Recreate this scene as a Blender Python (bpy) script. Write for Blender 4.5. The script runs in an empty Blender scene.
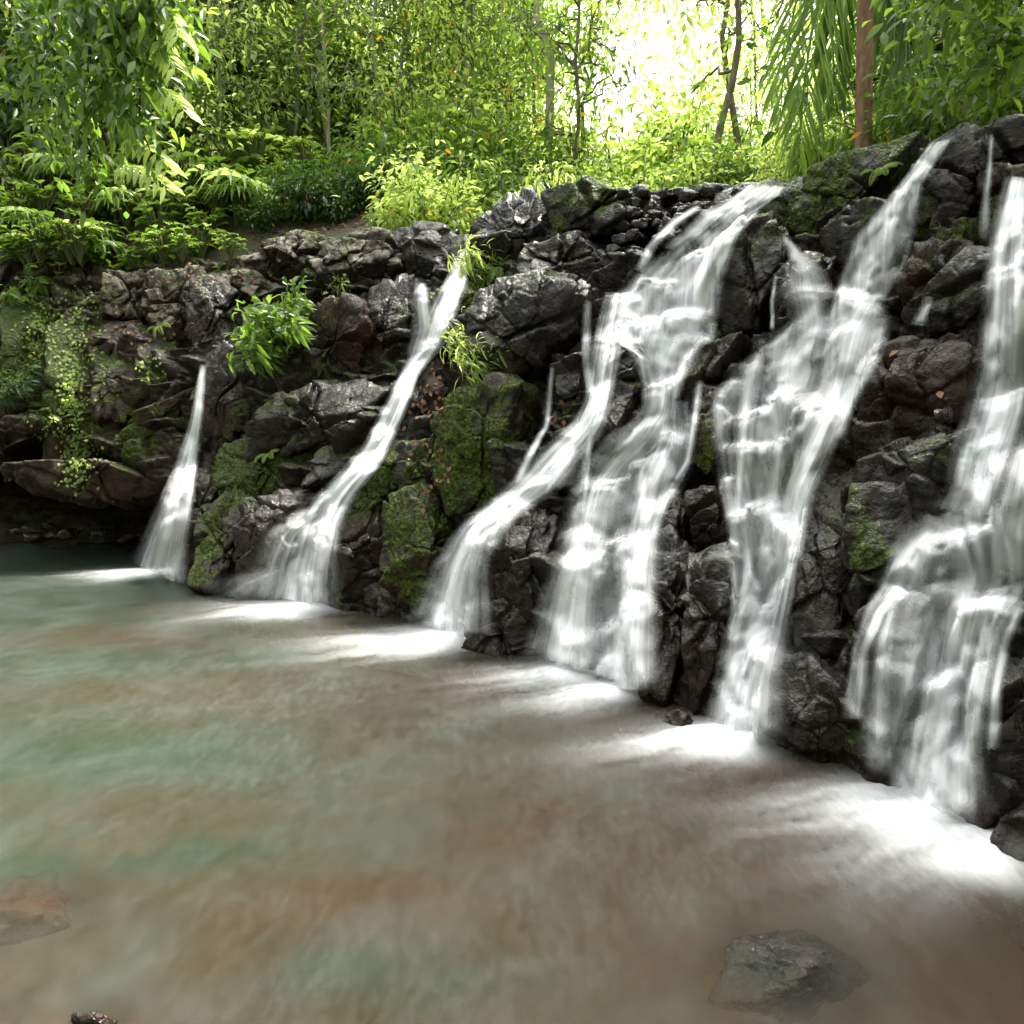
import bpy, bmesh, math, random
import numpy as np
from mathutils import Vector
from mathutils.bvhtree import BVHTree
R = math.radians
random.seed(7); rng = np.random.default_rng(7)
sc = bpy.context.scene
COL = sc.collection

# ------------------------------------------------------------ camera, sky, sun, exposure
FPX = 900.0; PITCH = 7.09; CH = 2.0
cam = bpy.data.cameras.new('camera'); co = bpy.data.objects.new('camera', cam); COL.objects.link(co)
cam.sensor_width = 36; cam.lens = FPX/1024*36; cam.clip_end = 500; cam.clip_start = .05
co.location = (0, 0, CH); co.rotation_euler = (R(90-PITCH), 0, 0)
sc.camera = co
SUN_EL, SUN_AZ = 64, 42          # azimuth clockwise from +Y (behind the forest, to the right)
w = bpy.data.worlds.new('World'); sc.world = w; w.use_nodes = True
nt = w.node_tree; nt.nodes.clear()
sky = nt.nodes.new('ShaderNodeTexSky'); sky.sky_type = 'NISHITA'; sky.sun_disc = False
sky.sun_elevation = R(SUN_EL); sky.sun_rotation = R(SUN_AZ); sky.air_density = 1.0; sky.dust_density = 6.0; sky.ozone_density = .6
hs = nt.nodes.new('ShaderNodeHueSaturation'); hs.inputs['Saturation'].default_value = .10
bg = nt.nodes.new('ShaderNodeBackground'); bg.inputs['Strength'].default_value = .15
wo = nt.nodes.new('ShaderNodeOutputWorld')
nt.links.new(sky.outputs[0], hs.inputs['Color']); nt.links.new(hs.outputs[0], bg.inputs[0]); nt.links.new(bg.outputs[0], wo.inputs[0])
sl = bpy.data.lights.new('sun', 'SUN'); so = bpy.data.objects.new('sun', sl); COL.objects.link(so)
sl.energy = 3.0; sl.angle = R(9); sl.color = (1, .95, .84)
sd = Vector((math.sin(R(SUN_AZ))*math.cos(R(SUN_EL)), math.cos(R(SUN_AZ))*math.cos(R(SUN_EL)), math.sin(R(SUN_EL))))
so.rotation_euler = sd.to_track_quat('Z', 'Y').to_euler()
sc.view_settings.view_transform = 'Standard'; sc.view_settings.look = 'None'
sc.view_settings.exposure = 2.68; sc.view_settings.gamma = 1
sc.cycles.transparent_max_bounces = 24; sc.cycles.max_bounces = 6; sc.cycles.diffuse_bounces = 3
sc.cycles.transmission_bounces = 4; sc.cycles.glossy_bounces = 3; sc.cycles.sample_clamp_indirect = 4

# ------------------------------------------------------------ pixel <-> world
ca, sa = math.cos(R(PITCH)), math.sin(R(PITCH))
CAM = np.array([0, 0, CH])
def ray(px, py):
    px = np.asarray(px, float); py = np.asarray(py, float)
    x = (px-512)/FPX; y = (512-py)/FPX
    return np.stack([x, ca+y*sa, -sa+y*ca], -1)
def at_z(px, py, z):
    d = ray(px, py); t = (z-CH)/d[..., 2]
    return CAM+d*t[..., None]
def proj(P):
    q = np.asarray(P, float)-CAM
    f = q[..., 1]*ca-q[..., 2]*sa; u = q[..., 1]*sa+q[..., 2]*ca
    return 512+FPX*q[..., 0]/f, 512-FPX*u/f

# ------------------------------------------------------------ numpy noise
def _h(ix, iy, iz, s):
    n = (ix*374761393+iy*668265263+iz*2147483647+s*1274126177) & 0xffffffff
    n = ((n ^ (n >> 13))*1274126177) & 0xffffffff
    n = ((n ^ (n >> 16))*2246822519) & 0xffffffff
    return ((n ^ (n >> 15)) & 0xffffff)/float(0xffffff)
def vnoise(p, s=0):
    i = np.floor(p).astype(np.int64); f = p-i; f = f*f*f*(f*(f*6-15)+10)
    r = 0
    for a in (0, 1):
        wa = f[:, 0] if a else 1-f[:, 0]
        for b in (0, 1):
            wb = f[:, 1] if b else 1-f[:, 1]
            for c in (0, 1):
                wc = f[:, 2] if c else 1-f[:, 2]
                r = r+wa*wb*wc*_h(i[:, 0]+a, i[:, 1]+b, i[:, 2]+c, s)
    return r*2-1
def fbm(p, oct=4, s=0, gain=.5):
    r = 0; a = 1
    for k in range(oct):
        r = r+a*vnoise(p*2**k+17.3*k, s+k); a *= gain
    return r
def voro(p, s=0, dim=3):
    i = np.floor(p).astype(np.int64); n = len(p)
    f1 = np.full(n, 9.); f2 = np.full(n, 9.); cid = np.zeros(n); cen = np.zeros((n, 3))
    for a in (-1, 0, 1):
        for b in (-1, 0, 1):
            for c in ((-1, 0, 1) if dim == 3 else (0,)):
                X, Y, Z = i[:, 0]+a, i[:, 1]+b, i[:, 2]+c
                q = np.stack([X+.1+.8*_h(X, Y, Z, s), Y+.1+.8*_h(X, Y, Z, s+1), (Z+.1+.8*_h(X, Y, Z, s+2)) if dim == 3 else p[:, 2]], 1)
                d = np.sqrt(((p-q)**2).sum(1))
                m = d < f1
                f2 = np.where(m, f1, np.minimum(f2, d))
                f1 = np.where(m, d, f1); cen[m] = q[m]; cid = np.where(m, _h(X, Y, Z, s+5), cid)
    return f1, f2, cid, cen
def chash(c, s):
    i = np.round(c*997).astype(np.int64)
    return _h(i[:, 0], i[:, 1], i[:, 2], s)

# ------------------------------------------------------------ mesh + object helpers
def mkmesh(name, V, Fs, mat=None, smooth=False, attrs=None, uv=None):
    V = np.asarray(V, np.float32); me = bpy.data.meshes.new(name)
    Fs = [np.asarray(f, np.int32) for f in (Fs if isinstance(Fs, list) else [Fs]) if len(f)]
    nl = sum(f.size for f in Fs); npol = sum(len(f) for f in Fs)
    me.vertices.add(len(V)); me.vertices.foreach_set('co', V.ravel())
    me.loops.add(nl); me.loops.foreach_set('vertex_index', np.concatenate([f.ravel() for f in Fs]))
    me.polygons.add(npol)
    tot = np.concatenate([np.full(len(f), f.shape[1], np.int32) for f in Fs])
    st = np.concatenate([[0], np.cumsum(tot)[:-1]]).astype(np.int32)
    me.polygons.foreach_set('loop_start', st)
    me.polygons.foreach_set('use_smooth', np.full(npol, smooth))
    if attrs:
        for k, a in attrs.items():
            at = me.attributes.new(k, 'FLOAT', 'POINT'); at.data.foreach_set('value', np.asarray(a, np.float32))
    if uv is not None:
        l = me.uv_layers.new(name='UVMap')
        vi = np.concatenate([f.ravel() for f in Fs]); l.data.foreach_set('uv', np.asarray(uv, np.float32)[vi].ravel())
    me.update(calc_edges=True); me.validate()
    if mat: me.materials.append(mat)
    return me
def link(name, me, parent=None, loc=None):
    o = bpy.data.objects.new(name, me); COL.objects.link(o)
    if parent: o.parent = parent
    if loc is not None: o.location = loc
    return o
def tag(o, label=None, cat=None, group=None, kind=None):
    if label: o['label'] = label
    if cat: o['category'] = cat
    if group: o['group'] = group
    if kind: o['kind'] = kind
    return o
def thing(name, label, cat, loc=(0, 0, 0), group=None):
    return tag(link(name, None, None, loc), label, cat, group)
def dup(root, loc, rz, scale, label, group=None):
    r = root.copy(); COL.objects.link(r); r.location = loc; r.rotation_euler = (random.uniform(-.08, .08), random.uniform(-.08, .08), rz); r.scale = (scale,)*3
    r['label'] = label
    if group: r['group'] = group
    for ch in list(root.children):
        c = ch.copy(); COL.objects.link(c); c.parent = r
        for g in ch.children:
            d = g.copy(); COL.objects.link(d); d.parent = c
    return r
def grid_faces(nu, nv):
    a = np.arange(nu*nv).reshape(nu, nv)
    return np.stack([a[:-1, :-1], a[1:, :-1], a[1:, 1:], a[:-1, 1:]], -1).reshape(-1, 4)
def unit(v): return v/np.maximum(np.linalg.norm(v, axis=-1, keepdims=True), 1e-9)

# ------------------------------------------------------------ materials
class NT:
    def __init__(s, name):
        s.m = bpy.data.materials.new(name); s.m.use_nodes = True; s.t = s.m.node_tree; s.t.nodes.clear()
        s.out = s.t.nodes.new('ShaderNodeOutputMaterial')
    def n(s, ty, ins=None, **kw):
        x = s.t.nodes.new('ShaderNode'+ty)
        for k, v in kw.items(): setattr(x, k, v)
        for k, v in (ins or {}).items():
            if isinstance(v, bpy.types.NodeSocket): s.t.links.new(v, x.inputs[k])
            else: x.inputs[k].default_value = v
        return x
    def math(s, op, a, b=0., c=0., clamp=False):
        return s.n('Math', {0: a, 1: b, 2: c}, operation=op, use_clamp=clamp).outputs[0]
    def mix(s, f, a, b):
        x = s.n('Mix', {0: f, 6: a if isinstance(a, bpy.types.NodeSocket) else (*a, 1), 7: b if isinstance(b, bpy.types.NodeSocket) else (*b, 1)}, data_type='RGBA')
        return x.outputs[2]
    def noise(s, co, sc, det=4, rough=.55, dist=0., dim='3D'):
        return s.n('TexNoise', {'Vector': co, 'Scale': sc, 'Detail': det, 'Roughness': rough, 'Distortion': dist}, noise_dimensions=dim).outputs['Fac']
    def ramp(s, f, a, b, c=0., d=1.):
        return s.n('MapRange', {0: f, 1: a, 2: b, 3: c, 4: d}, clamp=True).outputs[0]
    def surf(s, x): s.t.links.new(x, s.out.inputs['Surface'])

def rock_mat(name, wet=1., lichen=0., moss=.3, warm=.3):
    M = NT(name); g = M.n('NewGeometry'); P = g.outputs['Position']
    sep = M.n('SeparateXYZ', {0: g.outputs['Normal']}); up = sep.outputs[2]
    psep = M.n('SeparateXYZ', {0: P}); z = psep.outputs[2]
    n1 = M.noise(P, 1.6, 6, .62); n2 = M.noise(P, 9, 6, .65); n3 = M.noise(P, 38, 4, .6)
    base = M.mix(M.ramp(n2, .35, .7), (.0022, .0017, .0014), (.0175, .0125, .0095))
    base = M.mix(M.math('MULTIPLY', M.ramp(n1, .45, .68), warm), base, (.036, .013, .0065)); base = M.mix(M.math('MULTIPLY', M.ramp(psep.outputs[0], -1.8, -4.5, 0, .75), M.ramp(n2, .3, .6)), base, (.045, .030, .018))
    # lichen crust, mineral film on upper faces
    lf = M.math('MULTIPLY', M.math('MULTIPLY', M.ramp(up, -.1, .75), M.ramp(n2, .40, .60)), lichen)
    base = M.mix(lf, base, (.27, .25, .20))
    # moss
    n4 = M.noise(P, 2.3, 5, .6, .3); n5 = M.noise(P, 24, 3, .6)
    ma = M.n('Attribute', attribute_name='moss').outputs['Fac']
    mf = M.math('MULTIPLY', M.ramp(M.math('ADD', M.math('ADD', n4, M.math('MULTIPLY', up, .12)), M.math('MULTIPLY', ma, .24)), .66-.06*moss, .76-.06*moss), M.ramp(n5, .33, .55))
    mcol = M.mix(M.ramp(n3, .35, .65), (.016, .024, .004), (.085, .125, .012))
    base = M.mix(mf if moss >= 0 else M.math('MULTIPLY', mf, 0.), base, mcol)
    # broken fine cracks
    wv = M.n('VectorMath', {0: P, 1: M.n('TexNoise', {'Vector': P, 'Scale': 2.5, 'Detail': 3}).outputs['Color']}, operation='ADD').outputs[0]
    vo = M.n('TexVoronoi', {'Vector': wv, 'Scale': 5.5}, feature='DISTANCE_TO_EDGE').outputs['Distance']
    crack = M.math('MULTIPLY', M.ramp(vo, .0, .035, 1, 0), M.ramp(n1, .5, .6))
    base = M.mix(M.math('MULTIPLY', crack, .35), base, (.008, .007, .007))
    wetm = M.math('MULTIPLY', M.ramp(M.math('SUBTRACT', n1, M.math('MULTIPLY', mf, .3)), .25, .6), wet)
    rough = M.math('SUBTRACT', .74, M.math('MULTIPLY', wetm, .56))
    hgt = M.math('ADD', M.math('ADD', M.math('MULTIPLY', n2, .6), M.math('MULTIPLY', n3, .28)), M.math('MULTIPLY', crack, -.14))
    hgt = M.math('ADD', hgt, M.math('MULTIPLY', M.math('MULTIPLY', mf, n5), .5))
    bp = M.n('Bump', {'Height': hgt, 'Distance': .05, 'Strength': 1.})
    b = M.n('BsdfPrincipled', {'Base Color': base, 'Roughness': rough, 'Normal': bp.outputs[0], 'Specular IOR Level': .08+.08*wet, 'Coat Weight': M.math('MULTIPLY', M.math('ADD', .10, M.math('MULTIPLY', M.ramp(M.math('ADD', up, M.math('MULTIPLY', n1, .6)), .54, .88), M.ramp(n2, .36, .50))), 1.*wet), 'Coat IOR': 1.34, 'Coat Roughness': .08, 'Coat Normal': bp.outputs[0]})
    M.surf(b.outputs[0]); return M.m
ROCK = rock_mat('wet_basalt', 1, .12, .12, .3)
ROCKM = rock_mat('mossy_basalt', .6, .1, .72, .45)
ROCKD = rock_mat('dry_lichen_basalt', .15, .8, .3, .3)
ROCKB = rock_mat('brown_basalt', .5, .1, .4, .8)
ROCKS_ = rock_mat('submerged_basalt', .6, 0, -.6, .8)
MATS = {'s': ROCKS_, 'w': ROCK, 'm': ROCKM, 'd': ROCKD, 'b': ROCKB}

def leaf_mat(name, dark, light, transl=.5, rough=.42, tc=None):
    M = NT(name); a = M.n('Attribute', attribute_name='tint').outputs['Fac']
    oi = M.n('ObjectInfo').outputs['Random']
    f = M.math('ADD', M.math('MULTIPLY', a, .8), M.math('MULTIPLY', oi, .25), clamp=True)
    c = M.mix(f, dark, light)
    c = M.mix(M.ramp(a, .985, 1.), c, (.35, .22, .03))
    b = M.n('BsdfPrincipled', {'Base Color': c, 'Roughness': rough, 'Specular IOR Level': .5})
    t2 = M.n('HueSaturation', {'Color': c, 'Saturation': 1.05, 'Value': 2.6, 'Hue': .485})
    t = M.n('BsdfTranslucent', {'Color': t2.outputs[0]})
    mx = M.n('MixShader', {0: transl, 1: b.outputs[0], 2: t.outputs[0]})
    M.surf(mx.outputs[0]); return M.m
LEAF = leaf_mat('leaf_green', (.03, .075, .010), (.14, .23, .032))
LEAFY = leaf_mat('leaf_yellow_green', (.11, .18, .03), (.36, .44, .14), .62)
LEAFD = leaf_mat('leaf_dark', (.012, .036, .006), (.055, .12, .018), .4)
LEAFP = leaf_mat('leaf_pale', (.05, .11, .025), (.22, .31, .09), .55, .35)
def bark(name, a, b):
    M = NT(name); P = M.n('TexCoord').outputs['Object']
    mp = M.n('Mapping', {'Vector': P, 'Scale': (1, 1, .25)}).outputs[0]
    n = M.noise(mp, 22, 5, .65); n2 = M.noise(P, 5, 3)
    c = M.mix(M.ramp(n, .3, .7), a, b); c = M.mix(M.ramp(n2, .55, .75, 0, .6), c, (.05, .07, .03))
    bp = M.n('Bump', {'Height': n, 'Distance': .015, 'Strength': .8})
    M.surf(M.n('BsdfPrincipled', {'Base Color': c, 'Roughness': .85, 'Normal': bp.outputs[0]}).outputs[0]); return M.m
BARK = bark('bark_grey_brown', (.09, .07, .05), (.25, .21, .16))
BARKR = bark('bark_reddish', (.12, .055, .035), (.34, .19, .12))
BARKD = bark('bark_dark', (.02, .016, .012), (.06, .045, .035))
BARKP = bark('bark_pale', (.26, .24, .17), (.46, .43, .32))
STEM = bark('stem_green', (.06, .08, .025), (.17, .18, .07))

def soil_mat():
    M = NT('forest_soil'); P = M.n('NewGeometry').outputs['Position']
    n = M.noise(P, 3, 6, .65); n2 = M.noise(P, 30, 4, .7)
    c = M.mix(M.ramp(n, .35, .65), (.028, .018, .012), (.085, .05, .032)); c = M.mix(M.ramp(n2, .55, .75, 0, .7), c, (.17, .09, .05))
    c = M.mix(M.ramp(M.noise(P, 1.1, 4), .5, .62, 0, .6), c, (.03, .05, .012))
    bp = M.n('Bump', {'Height': n2, 'Distance': .04, 'Strength': 1.})
    M.surf(M.n('BsdfPrincipled', {'Base Color': c, 'Roughness': .9, 'Normal': bp.outputs[0]}).outputs[0]); return M.m
SOIL = soil_mat()
def bed_mat():
    M = NT('pool_bed'); P = M.n('NewGeometry').outputs['Position']
    n = M.noise(P, .55, 4, .55, .4); n2 = M.noise(P, 3.2, 5, .6); n3 = M.noise(P, 9, 4, .65)
    c = M.mix(M.ramp(n2, .4, .62), (.075, .046, .030), (.15, .062, .035)); c = M.mix(M.ramp(n, .46, .58), c, (.06, .085, .042))
    c = M.mix(M.ramp(n3, .52, .66, 0, .8), c, (.03, .045, .04)); c = M.mix(M.ramp(M.n('SeparateXYZ', {0: P}).outputs[2], .1, 1.2), c, (.035, .055, .018))
    M.surf(M.n('BsdfPrincipled', {'Base Color': c, 'Roughness': .8}).outputs[0]); return M.m
def pool_mat():
    M = NT('pool_water'); g = M.n('NewGeometry'); P = g.outputs['Position']
    foam = M.n('Attribute', attribute_name='foam').outputs['Fac']
    silt = M.n('Attribute', attribute_name='silt').outputs['Fac']
    green = M.n('Attribute', attribute_name='green').outputs['Fac']
    mp = M.n('Mapping', {'Vector': P, 'Rotation': (0, 0, R(-38)), 'Scale': (1, .35, 1)}).outputs[0]
    s1 = M.noise(mp, 7, 9, .7, .35); s2 = M.noise(P, 1.3, 5, .6, .5); s3 = M.noise(mp, 26, 6, .7, .3)
    col = M.mix(green, (.029, .016, .0082), (.0095, .0195, .0085))
    col = M.mix(M.ramp(s2, .40, .68, 0, .5), col, (.032, .046, .040))
    veil = M.math('MULTIPLY', M.math('ADD', M.ramp(s1, .42, .8, 0, .5), M.ramp(s3, .40, .74, 0, .5)), M.math('ADD', M.math('MULTIPLY', silt, .48), .12), clamp=True)
    col = M.mix(veil, col, (.090, .085, .070))
    ff = M.math('MULTIPLY', foam, M.math('ADD', .82, M.math('MULTIPLY', M.ramp(s3, .3, .7), .22)), clamp=True)
    col = M.mix(ff, col, (.92, .93, .94))
    shoal = M.n('Attribute', attribute_name='shoal').outputs['Fac']
    op = M.math('SUBTRACT', M.math('ADD', M.ramp(s2, .35, .7, .70, .86), M.math('MULTIPLY', veil, .2)), M.math('MULTIPLY', shoal, .72), clamp=True)
    op = M.math('ADD', op, M.math('MULTIPLY', M.math('SUBTRACT', 1., op), ff), clamp=True)
    dif = M.n('BsdfDiffuse', {'Color': col}); tr = M.n('BsdfTransparent', {'Color': (.80, .86, .78, 1)})
    body = M.n('MixShader', {0: op, 1: tr.outputs[0], 2: dif.outputs[0]})
    bp = M.n('Bump', {'Height': s1, 'Distance': .02, 'Strength': .22})
    gl = M.n('BsdfGlossy', {'Color': (1, 1, 1, 1), 'Roughness': .27, 'Normal': bp.outputs[0]})
    fr = M.n('Fresnel', {'IOR': 1.33, 'Normal': bp.outputs[0]})
    fx = M.math('MULTIPLY', fr.outputs[0], M.math('SUBTRACT', .5, M.math('MULTIPLY', ff, .42)))
    M.surf(M.n('MixShader', {0: fx, 1: body.outputs[0], 2: gl.outputs[0]}).outputs[0]); return M.m
def fall_mat():
    M = NT('silky_falling_water'); uv = M.n('UVMap').outputs[0]
    den = M.n('Attribute', attribute_name='cover').outputs['Fac']
    m1 = M.n('Mapping', {'Vector': uv, 'Scale': (7, .3, 1)}).outputs[0]
    m2 = M.n('Mapping', {'Vector': uv, 'Scale': (24, .5, 1)}).outputs[0]
    a = M.noise(m1, 1, 3, .5, .25); b = M.noise(m2, 1, 3, .55, .15)
    st = M.math('ADD', M.math('MULTIPLY', M.ramp(a, .34, .66), .92), M.math('MULTIPLY', M.ramp(b, .33, .67), .42))
    al = M.math('MULTIPLY', den, M.math('ADD', .20, st))
    al = M.math('ADD', al, M.math('MULTIPLY', M.math('MULTIPLY', den, den), .45), clamp=True)
    nrm = M.n('VectorMath', {0: M.n('NewGeometry').outputs['Normal'], 1: (0, 0, .9)}, operation='ADD').outputs[0]   # normal tilted up to brighten the falls as if lit from above
    nrm = M.n('VectorMath', {0: nrm}, operation='NORMALIZE').outputs[0]
    dif = M.n('BsdfDiffuse', {'Color': (.96, .97, .98, 1), 'Normal': nrm}); tl = M.n('BsdfTranslucent', {'Color': (.93, .94, .96, 1)})
    w_ = M.n('MixShader', {0: .12, 1: dif.outputs[0], 2: tl.outputs[0]})
    M.surf(M.n('MixShader', {0: al, 1: M.n('BsdfTransparent').outputs[0], 2: w_.outputs[0]}).outputs[0]); return M.m
FALL = fall_mat()

# ------------------------------------------------------------ cliff skeleton: base line and crest line
basepx = [(0, 566), (100, 572), (175, 574), (235, 590), (300, 602), (440, 628), (560, 662), (640, 687), (740, 727), (860, 777), (1024, 848)]
crestpx = [(0, 262, 3.9), (110, 266, 3.85), (250, 258, 3.85), (345, 240, 3.9), (455, 250, 3.75), (590, 196, 4.0), (680, 194, 3.9), (785, 187, 3.88), (942, 146, 3.9), (1024, 122, 3.92)]
BP = [np.array([-16, 19, 0.]), np.array([-10.5, 13.6, 0.])]+[at_z(*p, 0.) for p in basepx]+[np.array([3.4, 2.1, 0]), np.array([5.6, -1.2, 0]), np.array([9, -6, 0])]
TP = [np.array([-16, 23, 4.2]), np.array([-10.8, 16.2, 4.2])]+[at_z(p[0], p[1], p[2]) for p in crestpx]+[np.array([3.95, 5.15, 3.92]), np.array([5.0, 3.4, 3.92]), np.array([7.2, .1, 3.9]), np.array([11, -5, 3.9])]
BP = np.array(BP); TP = np.array(TP)
cum = np.concatenate([[0], np.cumsum(np.linalg.norm(np.diff(BP, axis=0), axis=1))])
def interp(A, s):
    r = 0; k = (-.3, -.15, 0, .15, .3)
    for d in k: r = r+np.stack([np.interp(s+d, cum, A[:, i]) for i in range(3)], -1)
    return r/len(k)
def cave(s, z):
    px = np.interp(s, cum[2:13], [p[0] for p in basepx])
    m = 1/(1+np.exp((px-185)/9)); lip = 1.12+.25*np.sin(px*.03)-(px > 90)*(px-90)*.0028
    return 4.6*m/(1+np.exp((z-lip)*14))
def cliff_base(s, z, out=0.):
    B, T = interp(BP, s), interp(TP, s)
    v = z/T[..., 2]; vv = np.clip(v, 0, 1)
    wgt = .55*vv+.45*vv**1.7
    # stepped profile
    wgt = wgt+.035*np.sin(vv*6.28*2.5+s*1.3)*np.sin(vv*3.14)
    d = T-B; P = B+d*wgt[..., None]; P[..., 2] = z
    n = d.copy(); n[..., 2] = 0; n = unit(n)
    over = np.maximum(v-1, 0)
    return P, n
NIN = np.array([.67, .74, 0])
# ---- cliff mesh
S0, S1 = 3.0, cum[13]+1.5
NU, NVF, NVT = 1000, 400, 80
sv = np.linspace(S0, S1, NU)
Bv, Tv = interp(BP, sv), interp(TP, sv)
zf = np.linspace(-.5, 1, NVF)
Sg, Vg = np.meshgrid(sv, zf, indexing='ij')
Tz = np.repeat(Tv[:, 2:3], NVF, 1)
Zg = np.where(Vg < 0, Vg*1.0, Vg*Tz)
P, N = cliff_base(Sg.ravel(), Zg.ravel())
cv = cave(Sg.ravel(), Zg.ravel())
# shelf
dirv = Tv-Bv; dirv[:, 2] = 0; dirv = unit(dirv)
back = np.linspace(0, 1, NVT+1)[1:]**1.3*3.2
Pt = Tv[:, None, :]+dirv[:, None, :]*back[None, :, None]; Pt[..., 2] += back[None, :]*.10
Q = np.concatenate([P.reshape(NU, NVF, 3), Pt], 1)
up = np.concatenate([np.zeros((NU, NVF)), np.clip(np.linspace(0, 1, NVT)*6, 0, 1)[None].repeat(NU, 0)], 1)
upf = np.clip((Q[..., 2]-Tv[:, None, 2]+.35)/.35, 0, 1); upf = np.maximum(upf*.6, up)
Nn = unit(-dirv[:, None, :]*(1-upf[..., None])+np.array([0, 0, 1.])*(.25+upf[..., None]))
NVA = NVF+NVT
Qf = Q.reshape(-1, 3).copy(); Nf = Nn.reshape(-1, 3)
Qf -= np.concatenate([-(cv.reshape(NU, NVF)[..., None]*dirv[:, None, :]), np.zeros((NU, NVT, 3))], 1).reshape(-1, 3)
def fracture(p, big=.16, s=0, step=1.):
    wp = p+.06*np.stack([fbm(p*2.1, 4, 31), fbm(p*2.1, 4, 41), fbm(p*2.1, 4, 51)], 1)
    q = wp*np.array([1.5, 1.5, 1.15]); f1, f2, cid, cen = voro(q, 60+s)
    dl = q-cen
    tl = (chash(cen, 1)-.5)*dl[:, 0]+(chash(cen, 2)-.5)*dl[:, 1]+(chash(cen, 3)-.2)*dl[:, 2]
    e = np.clip((f2-f1)/.07, 0, 1)
    d = big*((cid-.5)*2*.9+tl*1.5)-.12*(1-e)
    q2 = wp*np.array([4.2, 4.2, 3.0])+9; g1, g2, c2, cen2 = voro(q2, 90+s); dl = q2-cen2
    tl = (chash(cen2, 4)-.5)*dl[:, 0]+(chash(cen2, 5)-.5)*dl[:, 1]+(chash(cen2, 6)-.5)*dl[:, 2]
    e = np.clip((g2-g1)/.08, 0, 1)
    d += .048*((c2-.5)*1.7+tl*2.4)-.022*(1-e)
    q3 = wp*np.array([12., 12., 9.])+3; h1, h2, c3, cen3 = voro(q3, 20+s); dl = q3-cen3
    tl = (chash(cen3, 4)-.5)*dl[:, 0]+(chash(cen3, 5)-.5)*dl[:, 1]+(chash(cen3, 6)-.5)*dl[:, 2]
    d += .011*((c3-.5)*1.2+tl*2.6)
    d += .016*fbm(p*6, 4, 5)
    return d
cellw = .34; wS = (Sg/cellw+.35*fbm(np.stack([Sg.ravel()*2, Vg.ravel()*3, 0*Vg.ravel()], 1), 3, 88).reshape(Sg.shape)); cid = np.floor(wS).astype(np.int64)
Hs = .40+.35*_h(cid, cid*0+3, cid*0, 5); phs = _h(cid, cid*0+9, cid*0, 6)*1.0+.10*np.sin(Sg*7)
fr = np.mod(Zg/Hs+phs, 1.); saw = np.where(fr < .88, fr/.88, (1-fr)/.12)-.5
crev = np.clip(1-np.abs(wS-np.round(wS))/.05, 0, 1)
stair = (.52*Hs*saw-.07*crev)*np.clip(Vg*6, .2, 1)*np.clip((1.02-Vg)*9, 0, 1)
stair = np.concatenate([stair, np.zeros((NU, NVT))], 1).ravel()
Qf = Qf+Nf*(fracture(Qf)*.8+stair)[:, None]*np.array([1, 1, .6])
CF = grid_faces(NU, NVA)
LSs = np.linspace(S0, S1, 700); LZs = np.linspace(-.1, 4.05, 260)
_a, _b = np.meshgrid(LSs, LZs, indexing='ij'); LP, LN = cliff_base(_a.ravel(), _b.ravel())
ok = _b.ravel() <= interp(TP, _a.ravel())[:, 2]+.05
lpx, lpy = proj(LP)
def pix2surf(px, py):
    d = (lpx-px)**2+(lpy-py)**2+(~ok)*1e6+(LP[:, 1] < 1)*1e7
    i = int(np.argmin(d)); t = np.linalg.norm(LP[i]-CAM)/np.linalg.norm(ray(px, py))
    return CAM+ray(px, py)*t, LN[i]
MB_ = [(20, 340, .9, 1.7), (75, 400, .8, .9), (130, 430, .6, .9), (160, 420, .4, .8), (100, 520, .6, .3), (225, 530, .5, .9), (260, 460, .7, .8), (250, 400, .4, .4), (380, 470, .5, .9), (410, 540, .45, .8), (480, 420, .6, 1.1), (460, 480, .5, 1.0), (440, 520, .4, .7),
      (400, 360, .4, .5), (470, 300, .5, .7), (590, 200, .6, .6), (500, 240, .5, .5), (840, 180, .7, 1.1), (880, 160, .5, .9), (810, 220, .4, .8), (760, 240, .4, .5), (700, 360, .3, .7), (712, 430, .25, .6), (610, 400, .25, .6), (880, 380, .4, .5), (890, 540, .35, .45), (850, 480, .3, .5), (930, 230, .3, .6), (330, 260, .6, .4), (640, 560, .2, .5)]
MC = np.array([pix2surf(a, b)[0] for a, b, _, _ in MB_])
def mossv(P):
    r = np.zeros(len(P))
    for c, m in zip(MC, MB_): r = np.maximum(r, m[3]*np.exp(-((P-c)**2).sum(1)/m[2]**2))
    return r
cliff_me = mkmesh('cliff', Qf, CF[:, ::-1], ROCK, True, {'moss': mossv(Qf)})
cliff = tag(link('cliff', cliff_me), 'dark wet fractured basalt cliff the falls run down', kind='structure')

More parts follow.
